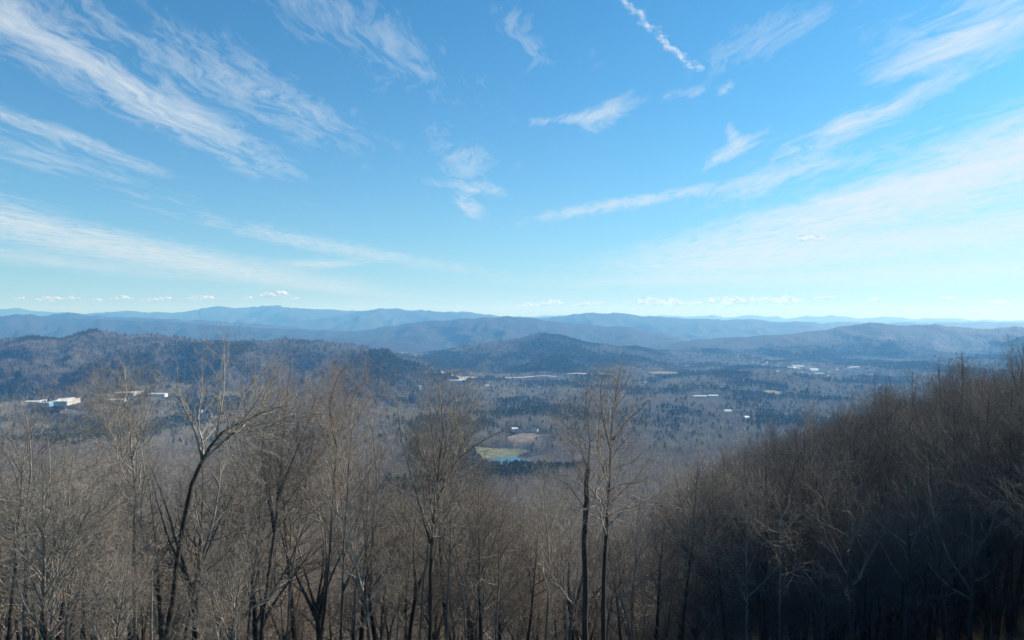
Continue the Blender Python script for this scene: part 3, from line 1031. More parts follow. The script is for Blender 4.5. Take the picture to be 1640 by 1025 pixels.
HEROES = [
    # label, distance, style, material, stems[(pixel path from the foot up, radius at foot, at tip, first branch, density)], seed, dens
    ("dark bare tree leaning far over to the right with a bowed trunk", 42, "spread", BARK,
     [([(262, 1075), (272, 990), (285, 900), (303, 790), (325, 735), (352, 695), (388, 675), (425, 658), (462, 648)], 0.24, 0.035, 0.52, 1.0),
      ([(325, 735), (312, 690), (296, 655), (284, 620), (283, 590)], 0.085, 0.02, 0.25, 1.0),
      ([(366, 686), (364, 664), (348, 650), (350, 622), (357, 596)], 0.06, 0.015, 0.3, 1.0),
      ([(322, 742), (350, 712), (382, 690), (420, 678), (470, 674)], 0.07, 0.015, 0.3, 1.0)], 1, 0.9),
    ("dark slanting stem close beside the bowed leaning tree", 44, "slim", BARK,
     [([(288, 1075), (303, 990), (320, 915), (338, 840), (350, 790), (352, 730), (350, 680)], 0.16, 0.02, 0.45, 1.0)], 2, 0.8),
    ("pale upright tree with white sunlit limbs left of the leaning tree", 52, "tall", BARK_PALE,
     [([(216, 1060), (216, 950), (214, 850), (217, 790), (211, 740), (210, 700), (204, 640), (198, 585)], 0.17, 0.03, 0.42, 1.0),
      ([(211, 735), (226, 690), (238, 650), (246, 605)], 0.075, 0.02, 0.2, 1.0)], 3, 1.0),
    ("thin pale tree with an elbow in its stem right of the pale upright tree", 50, "slim", BARK_PALE,
     [([(243, 1060), (243, 960), (241, 900), (228, 860), (226, 800), (232, 760), (226, 710), (236, 680)], 0.11, 0.02, 0.45, 1.0)], 4, 0.8),
    ("tall fan-crowned tree of several stems right of the leaning tree", 56, "broom", BARK_RED,
     [([(416, 1060), (424, 970), (438, 860), (446, 790), (452, 730), (458, 660), (468, 572)], 0.20, 0.03, 0.40, 0.6),
      ([(440, 850), (428, 790), (420, 720), (428, 650), (424, 596)], 0.12, 0.02, 0.25, 1.0),
      ([(446, 790), (476, 720), (500, 655), (516, 600)], 0.11, 0.02, 0.25, 1.0)], 5, 1.0),
    ("dark straight stem directly left of the fan-crowned tree", 60, "broom", BARK,
     [([(394, 1060), (402, 960), (414, 850), (420, 760), (424, 690), (436, 620)], 0.14, 0.02, 0.50, 0.45)], 6, 0.8),
    ("slender tree with its tip bending right above the middle-left crowns", 57, "broom", BARK_RED,
     [([(512, 1060), (520, 960), (530, 860), (536, 760), (543, 700), (560, 650), (588, 590)], 0.18, 0.025, 0.42, 1.0),
      ([(540, 715), (528, 660), (538, 610), (556, 582)], 0.085, 0.02, 0.2, 1.0)], 7, 1.0),
    ("low-forked tree with a side stem swung out to the right", 54, "broom", BARK,
     [([(545, 1060), (548, 960), (550, 880), (556, 800), (560, 720), (572, 650)], 0.16, 0.02, 0.42, 1.0),
      ([(549, 945), (570, 905), (588, 862), (598, 830), (604, 770), (618, 715)], 0.10, 0.02, 0.35, 1.0)], 8, 0.9),
    ("wide dense-crowned tree with many ascending limbs in the middle", 54, "broom", BARK,
     [([(688, 1060), (690, 950), (692, 860), (700, 780), (708, 710), (708, 660), (702, 608)], 0.21, 0.03, 0.36, 1.0),
      ([(691, 870), (670, 800), (650, 730), (640, 680), (636, 640)], 0.10, 0.02, 0.25, 1.0),
      ([(696, 810), (730, 740), (752, 690), (762, 640)], 0.11, 0.02, 0.25, 1.0),
      ([(702, 770), (745, 725), (782, 700), (808, 690)], 0.08, 0.02, 0.3, 1.0)], 9, 1.1),
    ("dark slim stem left of the wide dense-crowned tree", 56, "slim", BARK,
     [([(672, 1060), (676, 960), (684, 880), (680, 800), (672, 740), (664, 690)], 0.12, 0.02, 0.45, 1.0)], 10, 0.8),
    ("dark slim stem right of the wide dense-crowned tree", 57, "broom", BARK,
     [([(716, 1060), (716, 960), (722, 870), (722, 790), (730, 720), (738, 660)], 0.14, 0.02, 0.42, 1.0)], 11, 0.9),
    ("left of the twin tall trees, a thick dark trunk topped abruptly by a thin crown", 48, "tall", BARK_RED,
     [([(936, 1065), (937, 960), (937, 870), (939, 800), (942, 752)], 0.235, 0.16, 0.8, 1.0),
      ([(942, 752), (944, 700), (938, 650), (944, 600)], 0.075, 0.02, 0.1, 1.0),
      ([(938, 815), (922, 790), (900, 770), (880, 762)], 0.06, 0.02, 0.3, 1.0),
      ([(942, 755), (926, 700), (918, 660), (922, 630)], 0.055, 0.02, 0.2, 1.0)], 12, 0.9),
    ("right of the twin tall trees, a dark trunk with the higher dark-limbed crown", 49, "tall", BARK_RED,
     [([(967, 1065), (966, 960), (969, 870), (975, 780), (978, 710), (985, 640), (994, 588)], 0.23, 0.03, 0.44, 1.0),
      ([(975, 785), (998, 774), (1020, 773), (1040, 762)], 0.07, 0.02, 0.3, 1.0),
      ([(981, 705), (1002, 675), (1025, 656), (1036, 640)], 0.075, 0.02, 0.25, 1.0),
      ([(978, 720), (966, 670), (962, 620), (970, 596)], 0.06, 0.02, 0.2, 1.0)], 13, 1.0),
    ("small forked tree between the dense-crowned tree and the twin tall trees", 58, "broom", BARK,
     [([(872, 1060), (876, 980), (880, 920), (876, 850), (872, 790), (876, 750)], 0.13, 0.02, 0.35, 1.0),
      ([(880, 930), (896, 880), (908, 840), (916, 800)], 0.075, 0.02, 0.3, 1.0)], 14, 0.9),
    ("small tree with a rightward fork right of the dense-crowned tree", 60, "spread", BARK,
     [([(792, 1060), (796, 980), (800, 920), (798, 870), (806, 820), (802, 770)], 0.12, 0.02, 0.35, 1.0),
      ([(799, 900), (812, 872), (828, 860), (838, 835)], 0.06, 0.015, 0.3, 1.0)], 15, 0.9),
    ("leaning broad-limbed tree with a stout right limb right of the twin tall trees", 66, "spread", BARK,
     [([(1092, 1040), (1098, 960), (1108, 880), (1112, 820), (1116, 770), (1118, 720)], 0.20, 0.03, 0.35, 1.0),
      ([(1112, 845), (1130, 815), (1150, 795), (1178, 780)], 0.10, 0.02, 0.25, 1.0),
      ([(1110, 850), (1092, 810), (1084, 770), (1078, 740)], 0.08, 0.02, 0.25, 1.0)], 16, 1.0),
    ("pale crooked-limbed slim tree on the sunlit edge of the dark right slope", 62, "slim", BARK_PALE,
     [([(1196, 1040), (1196, 960), (1195, 880), (1198, 800), (1192, 750), (1196, 715)], 0.13, 0.02, 0.30, 1.0)], 17, 0.9),
    ("tree with a broken-off crooked top on the dark right slope", 60, "spread", BARK,
     [([(1248, 1050), (1250, 970), (1250, 900), (1249, 850), (1254, 826), (1262, 820)], 0.15, 0.05, 0.40, 1.0)], 18, 0.7),
    ("leftmost tall tree, pale limbed, standing at the left edge", 48, "spread", BARK_PALE,
     [([(38, 1080), (40, 960), (42, 880), (44, 800), (50, 740), (46, 690), (40, 640)], 0.17, 0.02, 0.36, 1.0)], 19, 0.9),
    ("stout double-stemmed dark tree near the left edge", 46, "spread", BARK,
     [([(64, 1080), (68, 990), (76, 920), (94, 880), (106, 845), (110, 780), (118, 720)], 0.19, 0.02, 0.42, 1.0),
      ([(70, 960), (66, 890), (74, 820), (80, 760), (76, 700)], 0.11, 0.02, 0.3, 1.0)], 20, 0.9),
    ("dark slanting tree between the left edge and the pale upright tree", 48, "spread", BARK,
     [([(104, 1080), (112, 1010), (132, 930), (150, 870), (166, 830), (172, 780)], 0.17, 0.02, 0.42, 1.0)], 21, 0.9),
    ("thin dark tree with a crooked stem standing left of the pale upright tree", 50, "slim", BARK,
     [([(150, 1080), (152, 1000), (150, 930), (158, 870), (168, 810), (164, 750)], 0.12, 0.02, 0.42, 1.0)], 22, 0.8),
    ("bare tree at the right edge whose round crown tops the dark slope", 72, "broom", BARK_RED,
     [([(1632, 1000), (1630, 900), (1628, 800), (1632, 700), (1636, 620), (1640, 552)], 0.24, 0.03, 0.36, 1.0)], 23, 1.1),
    ("tall bare tree with a reddish plume-shaped crown, highest of the dark slope's middle", 92, "broom", BARK_RED,
     [([(1538, 880), (1536, 800), (1540, 720), (1542, 640), (1540, 566)], 0.24, 0.03, 0.40, 1.0),
      ([(1540, 740), (1516, 680), (1506, 620), (1504, 574)], 0.12, 0.02, 0.25, 1.0)], 24, 1.1),
    ("round-crowned bare tree on the skyline left of the plume-shaped one", 98, "spread", BARK,
     [([(1462, 860), (1460, 780), (1464, 710), (1460, 650), (1462, 592)], 0.24, 0.03, 0.36, 1.0)], 25, 1.1),
    ("broad bare crown on the skyline where the right slope meets the far town", 118, "spread", BARK,
     [([(1402, 860), (1400, 780), (1404, 720), (1402, 660), (1400, 600)], 0.24, 0.03, 0.30, 1.0)], 35, 1.0),
    ("bare crown in the skyline dip between the plume-shaped tree and the right edge", 84, "broom", BARK_RED,
     [([(1592, 900), (1590, 800), (1594, 720), (1590, 650), (1592, 596)], 0.22, 0.03, 0.34, 1.0)], 36, 1.0),
    ("bare crown standing out halfway down the falling right skyline", 150, "broom", BARK,
     [([(1300, 830), (1302, 780), (1300, 720), (1304, 680), (1300, 648)], 0.24, 0.03, 0.30, 1.0)], 37, 1.0),
    ("low snag with a stout bare limb reaching right below the leaning tree", 40, "slim", BARK,
     [([(362, 1100), (372, 1040), (380, 1000), (398, 978), (420, 962), (440, 955)], 0.15, 0.03, 0.6, 1.0)], 26, 0.7),
    ("slender dark stem right of the fan-crowned tree", 59, "broom", BARK,
     [([(456, 1060), (464, 960), (474, 870), (488, 790), (498, 720), (508, 655)], 0.12, 0.02, 0.45, 0.45)], 27, 1.0),
    ("slender dark stem just right of the low-forked tree", 62, "slim", BARK_RED,
     [([(566, 1060), (570, 950), (574, 850), (584, 770), (590, 690)], 0.11, 0.02, 0.40, 1.0)], 28, 1.0),
    ("small slanting tree in the gap left of the wide dense-crowned tree", 60, "broom", BARK,
     [([(634, 1060), (638, 980), (648, 900), (646, 830), (640, 770)], 0.10, 0.02, 0.35, 1.0)], 29, 1.0),
    ("small tree bending right beside the wide dense-crowned tree", 58, "broom", BARK,
     [([(748, 1060), (744, 970), (752, 890), (768, 820), (776, 750)], 0.11, 0.02, 0.35, 1.0)], 30, 1.0),
    ("slim tree close to the right of the twin tall trees", 64, "slim", BARK,
     [([(1010, 1060), (1012, 970), (1020, 890), (1022, 830), (1030, 780)], 0.12, 0.02, 0.35, 1.0)], 31, 1.0),
    ("slim grey tree between the bowed leaning tree and the fan-crowned tree", 60, "slim", BARK,
     [([(346, 1060), (354, 970), (362, 890), (368, 810), (382, 730)], 0.12, 0.02, 0.38, 1.0)], 32, 1.0),
    ("slim tree just left of the pale upright tree", 56, "slim", BARK,
     [([(182, 1060), (186, 970), (196, 890), (190, 810), (192, 735)], 0.11, 0.02, 0.38, 1.0)], 33, 1.0),
    ("slim dark tree standing between the small forked tree and the twin tall trees", 62, "broom", BARK,
     [([(908, 1060), (906, 980), (900, 900), (904, 840), (898, 790)], 0.10, 0.02, 0.35, 1.0)], 34, 1.0),
    ("thick-stemmed tree where the sunlit wood meets the dark right slope", 66, "spread", BARK_SHADE_TONED,
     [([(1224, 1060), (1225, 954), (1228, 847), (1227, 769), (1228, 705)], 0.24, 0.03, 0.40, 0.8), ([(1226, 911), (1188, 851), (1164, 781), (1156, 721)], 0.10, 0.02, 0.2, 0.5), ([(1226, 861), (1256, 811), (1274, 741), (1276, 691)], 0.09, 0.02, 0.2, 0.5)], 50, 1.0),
    ("thick-stemmed tree rising out of the dark hollow below the halfway skyline crown", 70, "forest", BARK_SHADE_TONED,
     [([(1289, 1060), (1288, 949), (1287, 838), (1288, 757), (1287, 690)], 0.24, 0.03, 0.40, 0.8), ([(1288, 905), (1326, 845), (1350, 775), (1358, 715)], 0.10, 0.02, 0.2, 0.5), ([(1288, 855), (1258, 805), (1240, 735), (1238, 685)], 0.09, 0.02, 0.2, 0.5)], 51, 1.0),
    ("stout tree with spreading limbs low on the middle of the dark right slope", 76, "spread", BARK_SHADE_TONED,
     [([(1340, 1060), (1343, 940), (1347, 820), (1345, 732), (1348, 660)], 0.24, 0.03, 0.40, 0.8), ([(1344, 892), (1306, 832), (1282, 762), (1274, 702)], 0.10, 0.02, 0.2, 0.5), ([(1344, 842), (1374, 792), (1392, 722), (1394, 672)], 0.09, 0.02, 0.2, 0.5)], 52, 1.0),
    ("stout spreading tree under the dip left of the round skyline crown", 80, "spread", BARK_SHADE_TONED,
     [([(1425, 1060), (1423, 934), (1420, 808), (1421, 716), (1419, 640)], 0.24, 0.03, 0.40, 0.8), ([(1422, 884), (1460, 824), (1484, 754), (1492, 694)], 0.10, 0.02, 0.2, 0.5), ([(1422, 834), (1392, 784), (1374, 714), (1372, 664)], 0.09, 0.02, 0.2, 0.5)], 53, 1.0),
    ("tall straight trunk in front of the round-crowned skyline tree", 70, "forest", BARK_SHADE_TONED,
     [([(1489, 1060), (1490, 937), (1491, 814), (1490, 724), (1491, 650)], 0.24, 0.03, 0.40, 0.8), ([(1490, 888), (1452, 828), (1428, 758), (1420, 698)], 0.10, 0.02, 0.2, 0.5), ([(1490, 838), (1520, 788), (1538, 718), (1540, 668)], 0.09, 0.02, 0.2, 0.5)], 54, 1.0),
    ("stout trunk in front of the plume-shaped skyline tree", 64, "spread", BARK_SHADE_TONED,
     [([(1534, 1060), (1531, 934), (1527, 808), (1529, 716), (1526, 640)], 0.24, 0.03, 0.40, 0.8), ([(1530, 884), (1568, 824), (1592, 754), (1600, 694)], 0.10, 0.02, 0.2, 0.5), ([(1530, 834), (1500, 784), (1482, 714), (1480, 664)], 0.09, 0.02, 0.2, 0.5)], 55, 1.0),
    ("straight dark trunk below the bushy crown in the skyline dip", 62, "forest", BARK_SHADE_TONED,
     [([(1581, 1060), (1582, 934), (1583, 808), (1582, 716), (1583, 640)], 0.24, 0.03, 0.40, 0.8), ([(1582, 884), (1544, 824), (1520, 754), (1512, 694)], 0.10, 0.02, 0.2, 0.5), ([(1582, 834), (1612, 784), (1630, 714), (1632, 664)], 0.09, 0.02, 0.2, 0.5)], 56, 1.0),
    ("big dark trunk close to the right edge", 58, "spread", BARK_SHADE_TONED,
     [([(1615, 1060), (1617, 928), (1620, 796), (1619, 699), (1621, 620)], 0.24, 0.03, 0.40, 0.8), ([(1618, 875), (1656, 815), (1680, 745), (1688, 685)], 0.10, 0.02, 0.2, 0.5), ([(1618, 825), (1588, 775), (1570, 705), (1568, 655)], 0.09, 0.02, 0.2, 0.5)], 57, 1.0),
    ("low wide tree deep in the shade of the right slope", 54, "spread", BARK_SHADE_TONED,
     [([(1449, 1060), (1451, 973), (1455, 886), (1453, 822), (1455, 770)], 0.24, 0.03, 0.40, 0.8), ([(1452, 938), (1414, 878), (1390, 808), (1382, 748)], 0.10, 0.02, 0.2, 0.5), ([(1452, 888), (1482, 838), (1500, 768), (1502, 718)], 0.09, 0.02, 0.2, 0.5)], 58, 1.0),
    ("low leaning tree at the shaded foot of the right slope", 56, "spread", BARK_SHADE_TONED,
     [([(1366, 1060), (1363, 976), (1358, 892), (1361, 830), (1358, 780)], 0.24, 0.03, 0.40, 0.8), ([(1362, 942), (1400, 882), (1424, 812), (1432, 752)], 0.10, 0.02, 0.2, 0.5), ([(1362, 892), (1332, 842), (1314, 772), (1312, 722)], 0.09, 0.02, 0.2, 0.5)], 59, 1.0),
    ("low spreading tree in the deep shade near the right corner", 52, "spread", BARK_SHADE_TONED,
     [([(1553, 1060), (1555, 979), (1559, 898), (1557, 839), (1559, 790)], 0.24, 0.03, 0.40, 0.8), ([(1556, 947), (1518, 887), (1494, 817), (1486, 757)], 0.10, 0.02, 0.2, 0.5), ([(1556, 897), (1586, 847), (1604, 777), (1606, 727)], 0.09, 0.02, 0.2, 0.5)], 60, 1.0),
]
HERO_XY = []


def plant_hero(spec):
    label, d, style, mat, stems, seed, dens = spec
    rng = random.Random(1000 + seed)
    foot = P3(stems[0][0][0][0], stems[0][0][0][1], d)
    gz = float(ground_z(foot[0], foot[1]))
    world = []
    for k, (path, r0, r1, tm, df) in enumerate(stems):
        dd = d
        pts = [P3(px, py, dd) for px, py in path]
        # depth wanders with height so that the crown is round, not flat
        ph = rng.uniform(-0.09, 0.09)
        b0 = pts[0][2]
        pts = [(p[0] * (1 + ph * (p[2] - b0) / dd), p[1] * (1 + ph * (p[2] - b0) / dd), p[2] * (1 + ph * (p[2] - b0) / dd)) for p in pts]
        if k == 0:
            if gz < pts[0][2] - 0.3:
                pts = [(pts[0][0], pts[0][1], gz - 0.6)] + pts
            else:
                pts = [(pts[0][0], pts[0][1], gz - 0.6)] + [p for p in pts[1:] if p[2] > gz + 0.5]
        n = 16 if k == 0 else 9
        world.append((resample(pts, n, 0.03, rng), r0, r1, tm, df))
    root = (foot[0], foot[1], gz)
    local = [([(p[0] - root[0], p[1] - root[1], p[2] - root[2]) for p in pts], a, b, c, e) for pts, a, b, c, e in world]
    tm_, cm, limbs = tree_meshes(rng, local, style, mat, dens, limb_split=True)
    o = tag(link("bare_tree", None, None, root), label, "tree", "bare winter trees of the near slope")
    link("trunk", tm_, o)
    link("crown", cm, o)
    for lm in limbs:
        link("limb", lm, o)
    HERO_XY.append((root[0], root[1]))


for h in HEROES:
    plant_hero(h)

# a second row of tall stems between the listed ones: (px, top, distance)
SECOND = [(14, 662, 58), (92, 690, 62), (132, 700, 58), (262, 705, 62), (306, 690, 64), (412, 632, 64), (484, 640, 66), (578, 640, 64), (612, 690, 66), (655, 690, 62),
          (728, 640, 66), (768, 730, 60), (842, 800, 64), (862, 770, 72), (1048, 770, 70), (1072, 760, 76), (1142, 735, 70), (1168, 742, 64), (1222, 712, 70), (1270, 690, 74), (1330, 660, 78), (1378, 640, 74)]

# ------------------------------------------------------------------ the rest of the near forest
VARIANTS = []
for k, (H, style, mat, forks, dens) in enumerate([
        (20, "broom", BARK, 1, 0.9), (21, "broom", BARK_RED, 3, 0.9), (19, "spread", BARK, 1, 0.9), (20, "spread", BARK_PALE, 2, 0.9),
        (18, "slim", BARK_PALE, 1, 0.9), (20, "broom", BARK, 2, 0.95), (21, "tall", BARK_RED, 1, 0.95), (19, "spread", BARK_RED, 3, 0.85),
        (23, "tall", BARK_SHADE_TONED, 1, 0.9), (24, "forest", BARK_SHADE_TONED, 1, 0.8), (22, "forest", BARK_SHADE_TONED, 1, 0.9), (23, "spread", BARK_SHADE_TONED, 1, 0.85)]):
    VARIANTS.append((H,) + generic_tree(300 + k, H, style, mat, forks, dens, 0.0085))

# skyline of the near canopy in the photograph: crowns of the unlisted trees stay under it
SKY_X = [-200, 0, 60, 150, 250, 400, 500, 600, 680, 800, 860, 930, 1000, 1060, 1100, 1180, 1230, 1300, 1370, 1400, 1470, 1500, 1540, 1590, 1640, 1900]
SKY_Y = [640, 650, 690, 715, 715, 715, 715, 725, 740, 800, 800, 790, 795, 780, 750, 710, 692, 660, 630, 612, 602, 604, 592, 602, 580, 560]


def jitter_grid(x0, x1, y0, y1, step, seed):
    rng = np.random.RandomState(seed)
    gx, gy = np.meshgrid(np.arange(x0, x1, step), np.arange(y0, y1, step))
    X = gx.ravel() + rng.uniform(-0.48, 0.48, gx.size) * step
    Y = gy.ravel() + rng.uniform(-0.48, 0.48, gx.size) * step
    return X, Y, rng


def scatter_near():
    X, Y, rng = jitter_grid(-260, 320, 36, 330, 3.9, 77)
    X2, Y2, _ = jitter_grid(14, 70, 36, 92, 3.6, 78)
    k2 = (X2 / Y2 > 0.36) & (X2 / Y2 < 1.2) & (Y2 > 43)
    X, Y = np.concatenate([X, X2[k2]]), np.concatenate([Y, Y2[k2]])
    u = X / Y
    keep = (u > -0.84) & ((u < 0.84) | ((X < 135) & (Y < 180) & (u < 2.4)))
    hx = np.array([h[0] for h in HERO_XY]); hy = np.array([h[1] for h in HERO_XY])
    dist = np.sqrt((X[:, None] - hx) ** 2 + (Y[:, None] - hy) ** 2).min(1)
    keep &= dist > 2.0
    px = 820 + F * u
    z = ground_z(X, Y)
    ysk = np.interp(px, SKY_X, SKY_Y) + rng.uniform(-4, 50, len(X)) ** 1.0
    # height at which the crown reaches the skyline
    hmax = (512 - ysk) / F * Y - z
    right = (px > 1150) & (Y > 72)
    keep &= ~(right & (rng.rand(len(X)) < 0.48))
    H = rng.uniform(14, 24, len(X)) * np.where(rng.rand(len(X)) < 0.3, 0.7, 1.0)
    H = np.where(right, np.maximum(H, 17), H)
    H = np.minimum(H, hmax)
    keep &= H > 6.5
    keep &= ~((Y < 64) & (u < 0.34) & (rng.rand(len(X)) < 0.93))
    keep &= ~((Y < 61) & (u > 0.31) & (u < 0.82) & (rng.rand(len(X)) < 0.93))
    keep &= ~((Y > 85) & (rng.rand(len(X)) < np.clip((Y - 85) / 60, 0, 0.42)))
    keep &= in_sight(X, Y, H, 6) | ((u > 0.55) & (Y < 180))
    X, Y, z, H = X[keep], Y[keep], z[keep], H[keep]
    return X, Y, z, H, rng


nX, nY, nZ, nH, nrng = scatter_near()
inview = np.abs(nX / nY) < 0.745
size = np.where(inview & ((512 - (512 - F * nZ / nY)) < 0), nH / nY, 0)
top_in_view = (-(nZ + nH) / nY) < 0.45
size = np.where(top_in_view, size, 0)
order = np.argsort(-size)
N_IND = 300 - len(HEROES) - len(SECOND)
ind, rest = order[:N_IND], order[N_IND:]


REGIONS = [(-99, 60, "at the very left edge", "bare trees of the left edge"), (60, 180, "beside the stout double-stemmed tree", "bare trees by the double-stemmed tree"),
           (180, 270, "by the pale upright tree", "bare trees by the pale upright tree"), (270, 385, "behind the bowed leaning tree", "bare trees behind the leaning tree"),
           (385, 500, "behind the fan-crowned tree", "bare trees behind the fan-crowned tree"), (500, 625, "behind the low-forked tree", "bare trees behind the low-forked tree"),
           (625, 770, "behind the wide dense-crowned tree", "bare trees behind the dense-crowned tree"), (770, 900, "between the dense crown and the twin trees", "bare trees left of the twin trees"),
           (900, 1010, "around the twin tall trees", "bare trees around the twin trees"), (1010, 1100, "in the hollow right of the twin trees", "bare trees in the hollow right of the twin trees"),
           (1100, 1220, "where the right slope begins to rise", "bare trees at the foot of the right slope"), (1220, 1330, "below the falling right skyline", "bare trees under the falling right skyline"),
           (1330, 1430, "on the middle of the dark right slope", "bare trees on the middle of the dark right slope"), (1430, 1540, "under the round crown of the dark slope", "bare trees of the upper dark slope"),
           (1540, 9999, "packed at the far right edge", "bare trees of the far right edge")]
FORM = ["grey straight", "reddish many-stemmed", "grey wide-limbed", "pale twin-stemmed", "pale slim", "dark twin-stemmed", "reddish high-crowned", "reddish wide-limbed", "dark high-crowned", "dark tall-stemmed", "dark round-crowned", "dark broad-crowned"]


def region_label(x, y, H, k):
    px = 820 + F * x / y
    sz = "low" if H < 10.5 else ("middling" if H < 15.5 else "tall")
    for a, b, where, grp in REGIONS:
        if a <= px < b:
            return "%s %s bare tree %s" % (sz, FORM[k], where), grp


for i in ind:
    k = nrng.randint(8) if nH[i] > 13 else (0, 2, 4, 6)[nrng.randint(4)]
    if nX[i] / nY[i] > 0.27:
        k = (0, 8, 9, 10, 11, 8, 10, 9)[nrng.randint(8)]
    H0, tm_, cm = VARIANTS[k]
    s = nH[i] / H0
    lab, grp = region_label(nX[i], nY[i], nH[i], k)
    o = tag(link("bare_tree", None, None, (nX[i], nY[i], nZ[i]), nrng.uniform(0, 6.28)), lab, "tree", grp)
    w = s * nrng.uniform(0.92, 1.15) * (1.3 if nX[i] / nY[i] > 0.27 and nY[i] > 72 else 1.0)
    o.scale = (w, w, s)
    link("trunk", tm_, o)
    link("crown", cm, o)


for px, py, d in SECOND:
    k = (0, 5, 8, 6, 9, 10)[nrng.randint(6)]
    H0, tm_, cm = VARIANTS[k]
    x, z1 = (px - 820) / F * d, (512 - py) / F * d
    z0 = float(ground_z(x, d))
    s = (z1 - z0) / H0
    lab, grp = region_label(x, d, z1 - z0, k)
    o = tag(link("bare_tree", None, None, (x, d, z0), nrng.uniform(0, 6.28)), "foremost " + lab.replace("tall ", "", 1), "tree", grp)
    o.scale = (s * 1.02, s * 1.02, s)
    link("trunk", tm_, o)
    link("crown", cm, o)


# ------------------------------------------------------------------ woods as stuff: instances of simpler trees
def join_np(parts):
    Vs, Qs, As, Ms, b = [], [], [], [], 0
    for V, Q, A, m in parts:
        Vs.append(V); Qs.append(Q + b); As.append(A); Ms.append(np.full(len(Q), m)); b += len(V)
    return np.concatenate(Vs), np.concatenate(Qs), np.concatenate(As), np.concatenate(Ms)


def simple_bare(seed, H, n1, n2, n3, rt, rr, crown0=0.38):
    rng = random.Random(seed)
    tr = branch_points(rng, (0, 0, -1), norm((rng.gauss(0, 0.05), rng.gauss(0, 0.05), 1)), H * 0.92 + 1, 5, 0.05, 0.02)
    trad = [rt * (1 - 0.8 * i / 5) for i in range(6)]
    out = [[], [], []]
    table = [(n1, crown0, rng.uniform(0.22, 0.32), (28, 62), 3, 0.14, 0.10), (n2, 0.2, 0.55, (25, 60), 2, 0.2, 0.06), (n3, 0.1, 0.6, (25, 65), 1, 0.2, 0.03)]
    if n3 == 0:
        table = table[:2]
    sprout(rng, out, tr, trad, H, 0, table, 1.0, None, rr)
    g = [([(tr, trad)], 4, 0.0, 0.3), (out[0], 3, 0.2, 0.6)]
    if out[1]:
        g.append((out[1], 3, 0.5, 0.85))
    if out[2]:
        g.append((out[2], 3, 0.8, 1.0))
    return tubes(g)


def simple_pine(seed, H, n, size):
    """pine: tapered trunk and tufts of needle sprays on whorled limbs"""
    rng = random.Random(seed)
    V, Q, A = tubes([([([(0, 0, -1), (0, 0, H * 0.5), (0, 0, H)], [0.16 + H * 0.006, 0.13, 0.03])], 4, 0.0, 0.1)])
    PV, PQ = [], []
    c0 = rng.uniform(0.25, 0.42)
    for k in range(n):
        t = c0 + (1 - c0) * (k / n) ** 0.85
        rad = H * 0.20 * (1 - ((t - c0) / (1 - c0)) ** 1.4) * rng.uniform(0.45, 1.1) + 0.2
        a = k * 2.4 + rng.uniform(-0.4, 0.4)
        c = np.array((cos(a) * rad, sin(a) * rad, H * t + rng.uniform(-0.4, 0.4)))
        for _ in range(2):
            d1 = np.array(norm((rng.gauss(0, 1), rng.gauss(0, 1), rng.gauss(0, 0.55)))) * size * rng.uniform(0.7, 1.25)
            d2 = np.array(norm((rng.gauss(0, 1), rng.gauss(0, 1), rng.gauss(0, 0.55)))) * size * rng.uniform(0.5, 1.0)
            b = len(PV)
            PV += [c - d1, c - d2 * 0.8, c + d1 * 1.1, c + d2]
            PQ.append((b, b + 1, b + 2, b + 3))
    return (V, Q, A, 0), (np.array(PV), np.array(PQ), np.zeros(len(PV)), 1)


def move(part, x, y, z, s, r):
    V, Q, A, m = part
    c, n = cos(r), sin(r)
    return (np.stack([(V[:, 0] * c - V[:, 1] * n) * s + x, (V[:, 0] * n + V[:, 1] * c) * s + y, V[:, 2] * s + z], -1), Q, A, m)


def src_object(name, parts, mats):
    V, Q, A, M = join_np(parts)
    me = mesh_np(name, V, Q, mats, True, {"lvl": A})
    me.polygons.foreach_set("material_index", M.astype(np.int32))
    me.update()
    return bpy.data.objects.new(name, me)      # a source for instances, not placed itself


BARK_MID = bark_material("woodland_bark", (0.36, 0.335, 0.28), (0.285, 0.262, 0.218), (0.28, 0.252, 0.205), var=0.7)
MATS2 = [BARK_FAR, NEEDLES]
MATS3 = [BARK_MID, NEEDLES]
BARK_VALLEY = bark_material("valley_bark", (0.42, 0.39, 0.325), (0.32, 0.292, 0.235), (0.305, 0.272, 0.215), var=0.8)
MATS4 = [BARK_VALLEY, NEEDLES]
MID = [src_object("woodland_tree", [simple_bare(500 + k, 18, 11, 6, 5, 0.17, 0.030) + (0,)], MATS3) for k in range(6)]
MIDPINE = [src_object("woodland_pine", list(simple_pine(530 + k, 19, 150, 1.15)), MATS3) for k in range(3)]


def clump(seed, pines, span=22, mats=None):
    rng = random.Random(seed)
    parts = []
    g = 3
    for a in range(g):
        for b in range(g):
            x = (a + 0.5) / g * span - span / 2 + rng.uniform(-2.5, 2.5)
            y = (b + 0.5) / g * span - span / 2 + rng.uniform(-2.5, 2.5)
            r, s = rng.uniform(0, 6.28), rng.uniform(0.72, 1.2)
            if rng.random() < pines:
                for p in simple_pine(seed * 31 + a * 7 + b, 17, 38, 1.9):
                    parts.append(move(p, x, y, 0, s, r))
            else:
                parts.append(move(simple_bare(seed * 17 + a * 5 + b, 16, 9, 4, 0, 0.22, 0.10, 0.35) + (0,), x, y, 0, s, r))
    return src_object("woodland_clump", parts, mats or MATS2)


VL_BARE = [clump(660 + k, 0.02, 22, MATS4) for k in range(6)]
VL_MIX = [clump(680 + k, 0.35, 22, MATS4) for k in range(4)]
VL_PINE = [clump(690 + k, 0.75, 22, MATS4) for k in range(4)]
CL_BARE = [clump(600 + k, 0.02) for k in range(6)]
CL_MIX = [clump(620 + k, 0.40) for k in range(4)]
CL_PINE = [clump(640 + k, 0.88) for k in range(4)]


